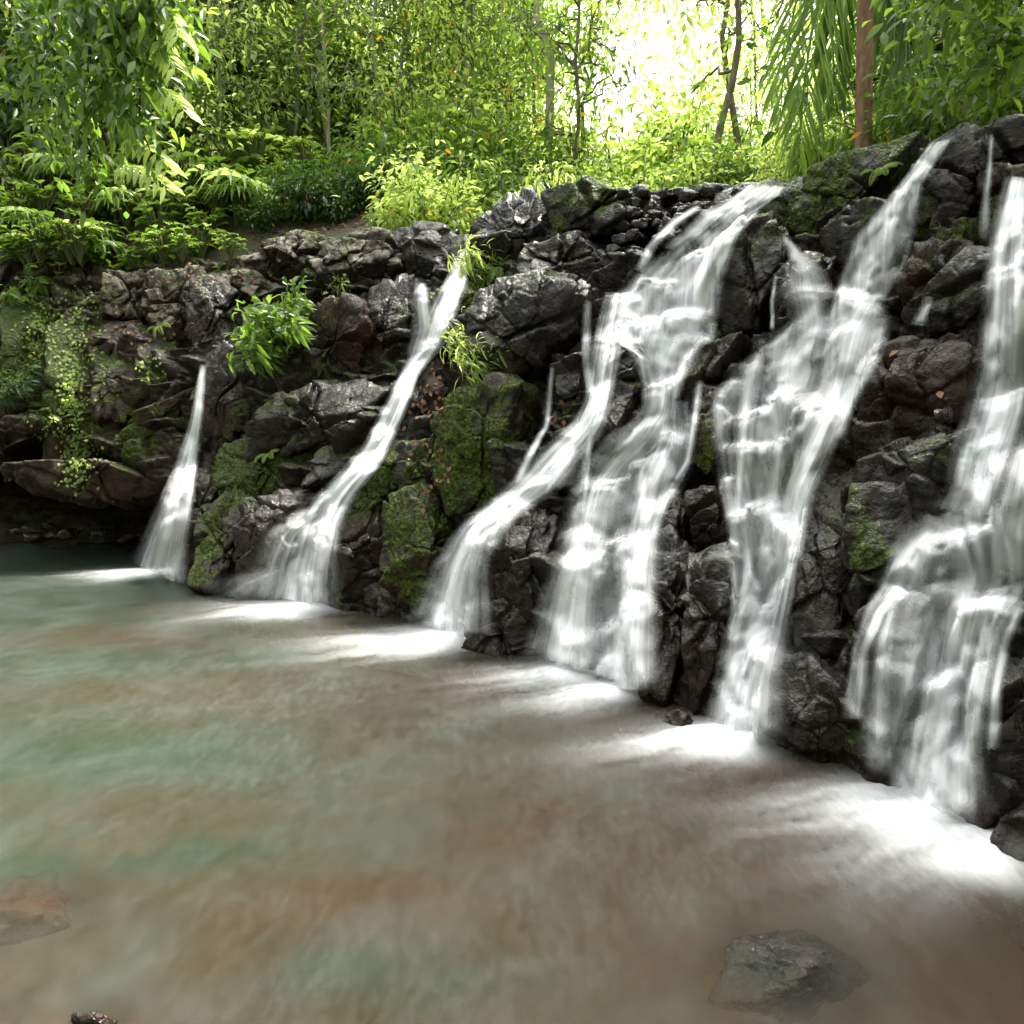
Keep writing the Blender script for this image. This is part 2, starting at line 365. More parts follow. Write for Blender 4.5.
# ------------------------------------------------------------ rocks
_ico = {}
def ico(n):
    if n not in _ico:
        bm = bmesh.new(); bmesh.ops.create_icosphere(bm, subdivisions=n, radius=1)
        V = np.array([v.co[:] for v in bm.verts]); F = np.array([[v.index for v in f.verts] for f in bm.faces]); bm.free()
        _ico[n] = (unit(V), F)
    return _ico[n]
ROCKS = []
def block(poly, label, mat='w', prot=.25, seed=0, k=34, lvl=6, name='boulder', group=None, rough=1., depth=.55, push=0.):
    c0 = np.mean(poly, 0); poly = [tuple(c0+(np.array(p)-c0)*(1.0 if name == 'cobble' else 1.07)) for p in poly]; prot = prot*(1 if name == 'cobble' else .8); cs, nin = pix2surf(*c0)
    out = unit(-nin+np.array([0, 0, .28])); view = unit(CAM-cs)
    out = unit(out*.75+view*.45)
    cs = cs+out*(prot*.25+push)
    # polygon corners on the plane through cs with normal out
    pts = []
    for p in poly:
        d = ray(*p); t = np.dot(cs-CAM, out)/np.dot(d, out); pts.append(CAM+d*t)
    pts = np.array(pts); c = pts.mean(0)
    e1 = unit(np.cross(np.array([0, 0, 1.]), out)); e2 = np.cross(out, e1)
    xy = np.stack([(pts-c)@e1, (pts-c)@e2], 1)
    a = 0.
    for i in range(len(xy)):
        q = xy[(i+1) % len(xy)]; a += xy[i, 0]*q[1]-q[0]*xy[i, 1]
    sg = 1 if a > 0 else -1
    rs = np.random.default_rng(seed+11); Ns = []; H = []
    sz = math.sqrt(abs(a)/2)
    for i in range(len(xy)):
        p, q = xy[i], xy[(i+1) % len(xy)]; e = unit(q-p); n = np.array([e[1], -e[0]])*sg
        h = max(.05, n@p); th = R(rs.uniform(0, 16))
        n3 = (e1*n[0]+e2*n[1])*math.cos(th)+out*math.sin(th)
        Ns.append(n3); H.append(h*math.cos(th)+math.sin(th)*prot*.35)
    for j in range(4):
        th = R(rs.uniform(8, 34)); ph = rs.uniform(0, 6.28) if j else 1.57
        Ns.append(out*math.cos(th)+(e1*math.cos(ph)+e2*math.sin(ph))*math.sin(th)); H.append(prot*rs.uniform(.8, 1.15))
    Ns.append(-out); H.append(depth)
    Ns = np.array(Ns); H = np.array(H)
    V, F = ico(lvl)
    r = ((np.maximum(V@Ns.T, 0)/H)**k).sum(1)**(-1/k)
    # densify toward the block surface
    W = V*r[:, None]; Wc = W+c
    d = rough*(fracture(Wc, .05, seed % 7)*.8*min(1, .45+sz*.7)+.016*fbm(Wc*3.1, 3, seed))
    W = W*(1+(d/np.maximum(r, .12)))[:, None]
    me = mkmesh(name, W, F, MATS[mat], True, {'moss': mossv(W+c)+(.25 if mat == 'm' else 0)})
    o = link(name, me, None, c); tag(o, label, 'boulder' if name != 'stone' else 'stone', group)
    ROCKS.append((W+c, F)); return o
G = 'rock blocks of the cliff face'
BL = [
 ([(48, 330), (78, 318), (100, 330), (98, 440), (80, 482), (46, 470)], 'brown wall block with creeper patch, far left above the undercut', 'b', .16),
 ([(92, 332), (136, 322), (142, 400), (128, 424), (94, 422)], 'tall flat faced block in the left wall above the mossy ledge', 'b', .14),
 ([(138, 328), (172, 338), (172, 396), (152, 405), (140, 398)], 'narrow dark block beside the pale boulders on the left wall', 'm', .12),
 ([(108, 272), (150, 270), (160, 300), (140, 326), (105, 318)], 'grey brown ledge block under the ground plants, far left', 'd', .2),
 ([(152, 278), (198, 272), (212, 300), (200, 340), (170, 345), (146, 310)], 'pale tan lichen boulder above the leftmost fall', 'd', .28),
 ([(98, 430), (140, 412), (182, 366), (203, 372), (196, 392), (168, 428), (130, 448), (100, 446)], 'slanting mossy ledge left of the leftmost fall', 'm', .3),
 ([(0, 300), (42, 296), (48, 340), (42, 410), (0, 420)], 'bright mossy slab at the left edge of the photo', 'm', .18),
 ([(10, 425), (60, 440), (110, 462), (172, 462), (176, 492), (120, 502), (50, 490), (8, 455)], 'long overhanging lip above the dark undercut at left', 'b', .38),
 ([(192, 278), (238, 270), (262, 296), (252, 328), (218, 372), (194, 352), (186, 310)], 'dark boulder right above the leftmost fall', 'w', .34),
 ([(268, 246), (300, 234), (326, 244), (330, 266), (302, 286), (272, 276)], 'pale lit boulder on the rim left of the big round one', 'd', .26),
 ([(238, 262), (268, 258), (300, 274), (304, 304), (270, 306), (240, 290)], 'grey lichen slab just above the leafy shrub', 'd', .25),
 ([(328, 248), (362, 233), (388, 240), (398, 268), (378, 300), (340, 300), (322, 272)], 'big round lichen boulder on the rim above the leafy shrub', 'd', .34),
 ([(298, 330), (330, 300), (362, 306), (374, 338), (352, 384), (312, 398), (294, 368)], 'brown angular block right of the leafy shrub', 'b', .28),
 ([(244, 312), (282, 304), (302, 340), (296, 392), (262, 404), (238, 360)], 'dark block the leafy shrub hangs over', 'w', .2),
 ([(206, 360), (240, 340), (262, 380), (254, 436), (212, 446), (196, 410)], 'tall dark block beside the leftmost fall', 'w', .3),
 ([(272, 404), (352, 382), (384, 390), (366, 424), (300, 452), (248, 462), (252, 430)], 'long slanting dark slab left of the second fall', 'w', .28),
 ([(222, 446), (262, 432), (316, 446), (318, 478), (282, 506), (232, 508), (214, 478)], 'mossy brown block in the middle of the second promontory', 'm', .26),
 ([(174, 478), (200, 468), (222, 480), (222, 548), (206, 582), (180, 574), (170, 524)], 'upright dark block standing in the pool by the leftmost fall', 'w', .42),
 ([(208, 520), (232, 494), (254, 502), (252, 556), (232, 594), (206, 584)], 'moss topped foot block between the first two falls', 'm', .4),
 ([(250, 506), (290, 494), (318, 500), (300, 540), (274, 590), (242, 590)], 'wet foot block just left of the second fall', 'w', .3),
 ([(318, 452), (362, 430), (372, 440), (340, 480), (312, 492)], 'shaded wedge behind the bend of the second fall', 'w', .12),
 ([(392, 240), (424, 226), (452, 238), (446, 268), (424, 286), (398, 274)], 'split wet boulder at the lip of the second fall', 'w', .24),
 ([(372, 292), (402, 276), (414, 318), (402, 376), (378, 390), (362, 346)], 'tall dark block left of the upper second fall', 'w', .22),
 ([(478, 226), (512, 194), (548, 196), (562, 232), (546, 268), (500, 284), (476, 262)], 'dark rough boulder on the rim left of the great fall', 'w', .34),
 ([(548, 194), (588, 184), (628, 198), (638, 224), (604, 246), (560, 236)], 'low mossy boulder on the rim under the yellow fern', 'm', .28),
 ([(534, 250), (584, 236), (606, 258), (594, 286), (546, 290), (526, 272)], 'smooth grey boulder above the overhanging block', 'w', .3),
 ([(484, 296), (534, 278), (584, 290), (588, 318), (560, 356), (528, 384), (488, 366), (474, 326)], 'big overhanging dark block above the mossy slab', 'w', .5),
 ([(452, 398), (494, 384), (524, 398), (520, 452), (498, 520), (458, 532), (440, 470)], 'large moss covered slab left of the great fall', 'm', .34),
 ([(352, 470), (386, 444), (410, 450), (404, 492), (378, 514), (350, 506)], 'green mossy block right of the second fall', 'm', .26),
 ([(336, 512), (372, 508), (390, 548), (376, 600), (340, 598), (328, 556)], 'dark foot block right of the second fall', 'b', .26),
 ([(392, 506), (430, 494), (446, 530), (440, 580), (412, 606), (388, 588)], 'moss streaked foot block below the large mossy slab', 'm', .3),
 ([(396, 384), (430, 360), (446, 392), (436, 440), (408, 452), (392, 424)], 'narrow block with leaf litter between second fall and mossy slab', 'b', .2),
 ([(424, 300), (462, 284), (482, 308), (470, 352), (432, 352)], 'mossy stepped block under the ferns by the second fall', 'm', .22),
 ([(486, 524), (524, 506), (556, 520), (562, 590), (544, 640), (490, 620), (480, 570)], 'prominent dark block splitting the great fall at the pool', 'w', .42),
 ([(474, 612), (512, 600), (540, 620), (544, 656), (506, 666), (468, 656)], 'low wet rock at the foot of the prominent dark block', 'w', .34),
 ([(558, 442), (586, 430), (594, 460), (588, 498), (560, 492)], 'small dark block between two strands of the great fall', 'w', .26),
 ([(600, 400), (622, 380), (638, 386), (628, 436), (604, 474), (594, 440)], 'tall dark pillar in the middle of the great fall', 'w', .34),
 ([(612, 362), (632, 352), (642, 362), (638, 382), (616, 386)], 'small cap stone on the pillar in the great fall', 'w', .3),
 ([(642, 548), (672, 530), (692, 562), (692, 640), (676, 704), (650, 690), (638, 610)], 'tall dark block at the pool, right of the great fall', 'w', .34),
 ([(694, 562), (734, 552), (740, 610), (724, 670), (700, 706), (690, 640)], 'smooth upright block at the pool, left of the broad fall', 'w', .34),
 ([(690, 494), (730, 486), (738, 520), (732, 550), (698, 556)], 'squarish wet block midway, left of the broad fall', 'w', .3),
 ([(650, 520), (678, 496), (694, 520), (690, 556), (660, 550)], 'knobbly glistening stone at the head of the tall dark block', 'w', .38),
 ([(684, 384), (716, 344), (752, 334), (764, 346), (726, 372), (706, 402), (688, 440)], 'dark bent ledge between the great and the broad falls', 'm', .3),
 ([(704, 404), (722, 392), (724, 450), (716, 478), (700, 462)], 'thin upright block below the dark bent ledge', 'm', .28),
 ([(724, 262), (748, 228), (778, 222), (800, 244), (782, 290), (774, 332), (732, 342), (722, 304)], 'big squarish block between the great and broad falls', 'w', .42),
 ([(778, 278), (804, 256), (828, 262), (820, 318), (800, 332), (776, 330)], 'wet block with water running over, beside the big squarish one', 'w', .3),
 ([(792, 226), (808, 176), (848, 156), (918, 136), (912, 168), (868, 206), (838, 248), (806, 244)], 'mossy ridge boulder between the great and broad fall lips', 'm', .3),
 ([(924, 152), (962, 132), (984, 150), (984, 196), (968, 240), (926, 236), (918, 196)], 'dark boulder right of the broad fall lip', 'w', .3),
 ([(966, 140), (1000, 124), (1040, 130), (1036, 182), (1000, 190), (980, 176)], 'dark rim boulder in the upper right corner', 'w', .25),
 ([(918, 244), (964, 244), (972, 290), (940, 330), (914, 316), (908, 280)], 'steep faced wet block beside the upper broad fall', 'b', .26),
 ([(928, 296), (970, 258), (992, 262), (994, 300), (966, 334), (936, 338)], 'angular block over a small dark hollow', 'w', .38),
 ([(868, 366), (904, 348), (962, 342), (968, 424), (930, 436), (862, 458)], 'large flat faced reddish block between broad and rightmost falls', 'b', .36),
 ([(866, 462), (930, 440), (966, 432), (962, 484), (900, 492), (858, 488)], 'thin wet block under the large flat faced reddish one', 'w', .28),
 ([(808, 482), (848, 470), (872, 512), (866, 592), (832, 684), (800, 650), (800, 560)], 'tall broken block right of the broad fall', 'w', .24),
 ([(858, 494), (912, 488), (922, 540), (900, 600), (864, 612), (850, 550)], 'moss stained block left of the rightmost fall', 'w', .28),
 ([(862, 622), (890, 596), (934, 600), (928, 660), (900, 740), (858, 738)], 'veiled rounded block left of the rightmost fall', 'w', .3),
 ([(962, 302), (990, 296), (998, 410), (968, 428)], 'flat dark wall block left of the upper rightmost fall', 'w', .14),
 ([(772, 664), (820, 668), (852, 700), (850, 756), (800, 750), (768, 722)], 'crumbly low rock at the pool between the last two falls', 'w', .26),
 ([(990, 640), (1030, 600), (1060, 660), (1050, 860), (1000, 820), (984, 740)], 'dark rock at the right edge beside the rightmost fall', 'w', .2),
 ([(1000, 470), (1030, 455), (1060, 480), (1050, 560), (1012, 540)], 'dark stone in the right edge between water strands', 'w', .25),
 ([(840, 340), (866, 330), (884, 340), (866, 370), (842, 372)], 'small wet step stone in the broad fall', 'w', .2),
 ([(560, 380), (580, 360), (596, 370), (592, 420), (566, 430)], 'dark hollow block left of the great fall', 'w', .15),
 ([(640, 470), (664, 455), (672, 500), (656, 530), (640, 520)], 'narrow block between the two lower strands of great fall', 'w', .25),
 ([(404, 446), (434, 436), (446, 470), (438, 500), (408, 500)], 'glossy block with litter right of the green mossy block', 'm', .22),
]
for i, b in enumerate(BL):
    block(b[0], b[1], b[2], b[3], seed=i*13+3, group=G)
# small cobbles in the stream bed above the great fall
rs = np.random.default_rng(5)
COB = []
for i in range(130):
    px = rs.uniform(600, 760); py = rs.uniform(190, 262)
    if py > 205+(760-px)*.42 or py < 188: continue
    COB.append((px, py))
for i, (px, py) in enumerate(COB[:60]):
    s = rs.uniform(4, 9); n = 6; ph = rs.uniform(0, 6)
    poly = [(px+s*1.3*math.cos(ph+j*6.28/n)*rs.uniform(.75, 1.15), py+s*.8*math.sin(ph+j*6.28/n)*rs.uniform(.75, 1.15)) for j in range(n)]
    block(poly, 'small black glistening cobble in the stream bed above the great fall', 'w', .07, seed=900+i, lvl=4, name='cobble', group='cobbles in the stream bed above the great fall', rough=1.1, depth=.14, push=.07, k=26)['category'] = 'cobble'

allV = [Qf]; allF = [CF]; off = len(Qf)
tris = np.concatenate([CF[:, [0, 1, 2]], CF[:, [0, 2, 3]]]); Vs = [Qf]; Fs = [tris]
for V, F in ROCKS: Vs.append(V); Fs.append(F+off); off += len(V)
Vall = np.concatenate(Vs); Fall = np.concatenate(Fs)
px_, py_ = proj(Vall); keep = (px_[Fall].max(1) > -120) & (px_[Fall].min(1) < 1140) & (Vall[Fall][:, :, 1].min(1) > 1.)
Fk = Fall[keep]
BVH = BVHTree.FromPolygons(Vall.tolist(), Fk.tolist())
def hit(px, py):
    d = Vector(ray(px, py)); L = d.length
    h, n, i, t = BVH.ray_cast(Vector(CAM), d.normalized())
    return (np.array(h), np.array(n)) if h is not None else (None, None)

# ------------------------------------------------------------ forest floor (starts behind the crest)
NW = 150
wv_ = np.concatenate([[-.0], np.linspace(.5, 60, NW-1)])
fu = np.linspace(cum[0], cum[-1], 260); FT, FB = interp(TP, fu), interp(BP, fu)
fd = FT-FB; fd[:, 2] = 0; fd = unit(fd); fd = unit(fd*.5+np.array([.15, .85, 0])*.5)
FP = FT[:, None, :]+fd[:, None, :]*wv_[None, :, None]
fx, _ = proj(FP.reshape(-1, 3)); 
ang = np.degrees(np.arctan2(FP[..., 0], np.maximum(FP[..., 1], .1)))
left = 1/(1+np.exp((ang+9)/4.)); right = 1/(1+np.exp(-(ang-24)/4.))
rise = left*np.minimum(wv_, 13)[None]*1.0+(1-left)*(np.minimum(wv_, 60)[None]*.10)+right*np.minimum(wv_, 20)[None]*.15
FP[..., 2] += rise-.12+.25*fbm(FP.reshape(-1, 3)*.7, 4, 3).reshape(rise.shape)*np.clip(wv_/2, 0, 1)[None]
FP[:, 0, 2] -= .4
ff_me = mkmesh('forest_floor', FP.reshape(-1, 3), grid_faces(260, NW)[:, ::-1], SOIL, True)
tag(link('forest_floor', ff_me), 'brown leaf littered soil slope above the cliff', kind='structure')
FB_BVH = BVHTree.FromPolygons(FP.reshape(-1, 3).tolist(), grid_faces(260, NW).tolist())
def floor_at(x, y):
    h = FB_BVH.ray_cast(Vector((x, y, 60)), Vector((0, 0, -1)))
    return np.array(h[0]) if h[0] is not None else np.array([x, y, 3.9])
def fp(px, Y): return floor_at((px-512)/FPX*Y*1.0, Y)

# ------------------------------------------------------------ pool bed (ground sheet) and water
g1 = np.concatenate([np.linspace(-160, -15, 12), np.linspace(-14, 14, 90), np.linspace(16, 160, 12)])
g2 = np.concatenate([np.linspace(-160, -9, 12), np.linspace(-8, 22, 90), np.linspace(24, 160, 12)])
GX, GY = np.meshgrid(g1, g2, indexing='ij'); pp = np.stack([GX.ravel(), GY.ravel(), 0*GX.ravel()], 1)
dd = np.hypot((GX+4)/12, (GY-5)/12).ravel()
gz = -.55+.14*fbm(pp*.6, 4, 8)+np.clip(dd-1, 0, 1.2)*11*(1/(1+np.exp((GY.ravel()-7)*.8)))  # unseen bank behind the camera raised to block low skylight
pp[:, 2] = gz
tag(link('ground', mkmesh('ground', pp, grid_faces(len(g1), len(g2)), bed_mat(), True)), 'reddish brown stony bed of the pool', kind='structure')
nx, ny = 520, 460
wx = np.linspace(-18, 7, nx); wy = np.linspace(-7, 18, ny)
WX, WY = np.meshgrid(wx, wy, indexing='ij'); WP = np.stack([WX.ravel(), WY.ravel(), 0*WX.ravel()], 1)
feet = [(158, 572, .34, 1.), (128, 571, .3, .7), (300, 606, .45, .8), (440, 638, .5, .9), (575, 668, .34, .75), (622, 688, .34, .8), (735, 735, .42, .95), (930, 812, .36, .85), (985, 838, .36, .8), (880, 790, .3, .5)]
foam = np.zeros(len(WP)); silt = np.zeros(len(WP))
outd = -NIN; tang = np.array([-.74, .67, 0])
wn = fbm(WP*np.array([1, 1, 1])*1.6, 4, 77)
for (px, py, wd, st) in feet:
    c = at_z(px, py, 0.); q = WP-c
    ax_ = np.array([-.93, -.36, 0]); a = q@ax_; b = q@np.array([-.36, .93, 0])
    b = b+.14*wn*np.clip(a, 0, 2)
    sp = wd*.62*(1+.5*np.clip(a, 0, 3))
    core = np.exp(-(b/sp)**2)*np.where(a < 0, np.exp(-(a/(wd*1.3))**2), np.exp(-(np.clip(a, 0, 9)/(.62*wd+.28))**1.5))
    strk = fbm(np.stack([b/sp*3.2+px, a*1.1, 0*a], 1), 4, 17)
    foam = np.maximum(foam, st*1.3*core*np.clip(.86+.55*strk*np.clip(a*2.5, 0.15, 1), 0, 1.3))
    foam = np.maximum(foam, st*1.1*np.exp(-((q[:, 0]+.12)**2+(q[:, 1]+.12)**2)/(wd*.62)**2*(1+.5*wn)))
    silt += .6*np.exp(-(b/(sp*2.0))**2)*np.exp(-np.clip(a, 0, 9)/1.8)
pxw, pyw = proj(WP)
# streaky fan
th = np.arctan2(WP[:, 1]-4.5, WP[:, 0]-3.5); rr = np.hypot(WP[:, 1]-4.5, WP[:, 0]-3.5)
stk = fbm(np.stack([th*9, rr*.5, 0*rr], 1), 2, 21)
foam = np.clip(foam*(1+.22*stk*(foam < .9)), 0, 1)**1.1
green = 1/(1+np.exp((WP[:, 0]+.30*WP[:, 1]-.2+.9*fbm(WP*.45, 3, 55))*1.2))
green *= 1/(1+np.exp(-(WP[:, 1]-3.6+.8*wn)*1.6))
for (px, py, rx, ry, v) in [(60, 575, 2.2, .8, .9), (130, 640, 1.6, .45, -1.), (260, 608, 1.2, .3, -.9), (380, 605, .7, .25, -.8), (40, 690, 1.6, .4, -.7), (330, 650, 2., .5, .7), (150, 760, 1.4, .5, .6), (180, 850, .5, .2, .5), (400, 980, .5, .2, .6), (60, 870, .4, .12, .9), (950, 980, .7, .4, -.9), (330, 900, .7, .25, -.4)]:
    q = WP-at_z(px, py, 0.); green = green+.6*v*np.exp(-(q[:, 0]/rx)**2-(q[:, 1]/ry)**2)*(1+.5*wn)
green = np.clip(green, 0, 1)
silt = np.clip(silt+.35+.3*fbm(WP*.5, 3, 66), 0, 1)
shoal = np.zeros(len(WP))
for (px, py, rx) in [(787, 968, .30), (20, 905, .42), (98, 1030, .15)]:
    c = at_z(px, py, 0.); shoal = np.maximum(shoal, (.5 if px < 90 else 1)*np.exp(-(((WP-c)**2).sum(1)/rx**2)**1.5))
WP[:, 2] = .012*fbm(WP*1.2, 3, 9)+.03*foam**2
tag(link('water', mkmesh('water', WP, grid_faces(nx, ny), pool_mat(), True, {'foam': foam, 'silt': silt, 'green': green, 'shoal': shoal})), 'milky green and brown pool with white foam under the falls', kind='structure')

# ------------------------------------------------------------ waterfalls
def fall_sheet(name, parent, L, Rr, dens, ends=(.15, .25), edge=.25, seed=0, off=.06, cols=None, vert=True):
    L = np.array(L, float); Rr = np.array(Rr, float)
    def resample(A, n):
        d = np.concatenate([[0], np.cumsum(np.hypot(*np.diff(A[:, :2], axis=0).T))]); t = np.linspace(0, d[-1], n)
        # smooth (Catmull like) through repeated averaging
        X = np.stack([np.interp(t, d, A[:, i]) for i in range(A.shape[1])], 1)
        k = max(3, n//14)|1; ker = np.hanning(k+2)[1:-1]; ker /= ker.sum()
        Xp = np.concatenate([2*X[:1]-X[1:k//2+1][::-1], X, 2*X[-1:]-X[-k//2:-1][::-1]])
        return np.stack([np.convolve(Xp[:, i], ker, 'valid')[:n] for i in range(A.shape[1])], 1)
    ln = np.hypot(*np.diff((L[:, :2]+Rr[:, :2])/2, axis=0).T).sum()
    n = int(max(30, ln/2.2)); L = resample(L, n); Rr = resample(Rr, n)
    wpx = np.hypot(*(L-Rr)[:, :2].T).max(); m = cols or int(max(6, min(64, wpx/2.4)))
    s = np.linspace(0, 1, m)
    A = L[:, None, :2]*(1-s[None, :, None])+Rr[:, None, :2]*s[None, :, None]
    T = np.full((n, m), np.nan); D = ray(A[..., 0], A[..., 1])
    Nout = -NIN
    O = np.full((n, m), np.nan)
    for i in range(n):
        for j in range(m):
            h, nn = hit(*A[i, j])
            if h is not None and h[1] > 1: O[i, j] = (h-CAM)@Nout
    for j in range(m):                       # fill misses from neighbours
        c = O[:, j]; g = ~np.isnan(c)
        if g.any(): O[:, j] = np.interp(np.arange(n), np.where(g)[0], c[g])
    for i in range(n):
        c = O[i]; g = ~np.isnan(c)
        if g.any(): O[i] = np.interp(np.arange(m), np.where(g)[0], c[g])
    for _ in range(1 if vert else 2):                       # spread crests across, water clears the stone
        Pd = np.pad(O, 1, mode='edge'); O = np.maximum.reduce([Pd[1:-1, 1:-1], Pd[:-2, 1:-1], Pd[1:-1, :-2]*.5+Pd[1:-1, 2:]*.5])
    O = np.maximum.accumulate(O-np.arange(n)[:, None]*.004, 0)+np.arange(n)[:, None]*.004 if False else O
    raw = O.copy(); run = O.copy(); Pd = np.pad(raw, 1, mode='edge'); rawm = np.max([Pd[1+a:n+1+a, 1+b:m+1+b] for a in (-1, 0, 1) for b in (-1, 0, 1)], 0)
    for i in range(1, n): run[i] = np.maximum(O[i], run[i-1]-.012)   # never swings back in quickly
    O = run
    for _ in range(1 if vert else 2):
        Pd = np.pad(O, ((2, 2), (1, 1)), mode='edge')
        O = (Pd[:-4, 1:-1]+2*Pd[1:-3, 1:-1]+3*Pd[2:-2, 1:-1]+2*Pd[3:-1, 1:-1]+Pd[4:, 1:-1]+Pd[2:-2, :-2]+Pd[2:-2, 2:])/11
    O = np.maximum(O, rawm+.03-off)
    O = O+off+.02*np.sin(np.linspace(0, 1, m)*np.pi)[None]
    t = O/(D@Nout); Pw = CAM+D*t[..., None]
    Pw[..., 2] = np.maximum(Pw[..., 2], -.03)
    wid = np.concatenate([np.zeros((n, 1)), np.cumsum(np.linalg.norm(np.diff(Pw, axis=1), axis=2), 1)], 1); wid = wid-wid[:, m//2:m//2+1]
    lenv = np.concatenate([np.zeros((1, m)), np.cumsum(np.linalg.norm(np.diff(Pw, axis=0), axis=2), 0)], 0)
    uu = np.broadcast_to(s[None], (n, m)); vv = np.broadcast_to(np.linspace(0, 1, n)[:, None], (n, m))
    edgef = np.clip(np.minimum(uu, 1-uu)/edge, 0, 1); edgef = edgef*edgef*(3-2*edgef)
    e0 = np.clip(vv/max(ends[0], 1e-3), 0, 1)*(1) ; e1 = np.clip((1-vv)/max(ends[1], 1e-3), 0, 1)
    wob = .75+.35*vnoise(np.stack([uu.ravel()*wpx/9, vv.ravel()*ln/60, 0*uu.ravel()+seed], 1), seed).reshape(n, m)
    den = (L[:, 2]*dens if L.shape[1] > 2 else np.full(n, dens))[:, None]*edgef*np.sqrt(np.clip(e0*e1, 0, 1))*wob
    wm = np.abs(np.linspace(-.5, .5, m))[None]*0
    gap = np.clip((O-off-raw+.03)/.10, 0, 1); led = np.clip(np.gradient(O, axis=0)/np.maximum(np.abs(np.gradient(Pw[..., 2], axis=0)), .004), 0, 2.5)
    for _ in range(2):
        Pd = np.pad(led, 1, mode='edge'); led = (Pd[1:-1, 1:-1]*2+Pd[:-2, 1:-1]+Pd[2:, 1:-1]+Pd[1:-1, :-2]+Pd[1:-1, 2:])/6
    den = den*(.50+.50*gap)*(.88+.17*np.clip(led, 0, 1.2)) if vert else den*(.92+.12*np.clip(led, 0, 1.2))
    uvx = (s[None]-.5)*wid.ptp(1).mean() if hasattr(wid, 'ptp') else (s[None]-.5)*float(np.mean(wid.max(1)-wid.min(1)))
    uv = np.stack([np.broadcast_to(uvx, (n, m))+seed*3.7, lenv+seed], -1).reshape(-1, 2)
    if vert: uv = np.stack([Pw@unit(tang)+seed*3.7, -Pw[..., 2]*1.1-(Pw@NIN)*-.6], -1).reshape(-1, 2)
    me = mkmesh(name, Pw.reshape(-1, 3), grid_faces(n, m), FALL, True, {'cover': den.ravel()}, uv)
    return link(name, me, parent)
def ribbon(parent, pts, dens, seed=0, name='strand', ends=(.12, .12), edge=.5, off=.06):
    p = np.array(pts, float); t = np.gradient(p[:, :2], axis=0); t = unit(t); nrm = np.stack([t[:, 1], -t[:, 0]], 1)
    nrm = unit(nrm*.4+np.array([1, 0])*np.sign(nrm[:, :1]+1e-9)*.6)
    sg = np.sign(nrm[:, :1]); nrm = nrm*sg
    L = p[:, :2]-nrm*p[:, 2:3]*.78; Rr = p[:, :2]+nrm*p[:, 2:3]*.78
    return fall_sheet(name, parent, L, Rr, dens, ends, edge, seed, off, None, False)
f = thing('waterfall', 'leftmost narrow fall widening into mist beside the dark undercut', 'waterfall')
ribbon(f, [(203, 364, 5), (200, 395, 8), (194, 430, 11), (184, 470, 17), (170, 520, 28), (154, 582, 46)], .7, 1, 'veil', (.05, .02))
ribbon(f, [(203, 364, 6), (199, 410, 8), (192, 460, 10), (183, 510, 14), (170, 580, 22)], .85, 2, ends=(.05, .05))
f = thing('waterfall', 'second fall from left, bending down between two mossy rock masses', 'waterfall')
ribbon(f, [(466, 250, 12), (456, 282, 17), (444, 310, 20), (430, 345, 19), (410, 370, 14), (400, 400, 15), (384, 435, 17), (366, 465, 19), (338, 494, 26), (322, 520, 30), (312, 560, 36), (304, 608, 50)], .95, 3, 'sheet', (.03, .08), .4)
ribbon(f, [(460, 258, 8), (448, 300, 12), (430, 345, 14), (400, 390, 12), (372, 448, 14), (330, 494, 14), (318, 540, 14), (315, 600, 18)], .9, 4)
ribbon(f, [(421, 282, 8), (421, 305, 14), (424, 330, 16), (415, 358, 14)], .7, 5)
ribbon(f, [(318, 508, 22), (290, 535, 34), (278, 565, 40), (270, 606, 60)], .45, 6, 'veil')
ribbon(f, [(290, 570, 20), (262, 590, 60), (250, 606, 80)], .4, 7, 'veil')
f = thing('waterfall', 'great cascade in the middle, spreading over the steps in many strands', 'waterfall')
fall_sheet('sheet', f, [(748, 183), (700, 222), (664, 250), (628, 280), (606, 300), (612, 345)], [(794, 186), (764, 208), (740, 236), (726, 280), (720, 320), (716, 345)], .85, (.03, .12), .12, 8)
fall_sheet('sheet', f, [(765, 186), (726, 216), (690, 248), (656, 280), (640, 320)], [(792, 186), (760, 210), (734, 238), (718, 290), (708, 338)], .7, (.03, .2), .25, 9, off=.08)
fall_sheet('veil', f, [(606, 300), (606, 340), (632, 352), (640, 385)], [(716, 335), (700, 352), (690, 372), (680, 400)], .6, (.05, .2), .15, 10)
ribbon(f, [(742, 196, 10), (712, 214, 14), (688, 236, 12), (668, 250, 10)], .6, 81)
ribbon(f, [(700, 206, 6), (676, 222, 9), (652, 246, 8), (640, 272, 10)], .5, 82)
ribbon(f, [(618, 292, 18), (610, 330, 22), (603, 370, 22), (598, 402, 20), (588, 428, 24), (564, 452, 30), (534, 486, 32), (504, 508, 26), (478, 528, 28), (460, 570, 42), (448, 632, 66)], .9, 11, ends=(.03, .06))
ribbon(f, [(606, 330, 8), (600, 390, 10), (584, 432, 12), (545, 478, 14), (500, 508, 12), (470, 536, 14), (462, 580, 20)], .8, 12)
ribbon(f, [(672, 330, 44), (664, 352, 54), (662, 380, 30), (660, 410, 28), (645, 436, 34), (616, 464, 28), (598, 495, 30), (588, 540, 36), (577, 590, 50), (567, 664, 66)], .8, 13, ends=(.05, .03))
ribbon(f, [(664, 370, 12), (658, 412, 14), (630, 446, 14), (602, 480, 12), (588, 530, 12), (575, 600, 16)], .8, 14)
ribbon(f, [(670, 400, 20), (668, 440, 28), (652, 474, 28), (642, 520, 28), (634, 580, 36), (626, 684, 54)], .75, 15, ends=(.08, .07))
ribbon(f, [(650, 480, 12), (640, 530, 14), (630, 600, 16), (622, 680, 22)], .8, 16)
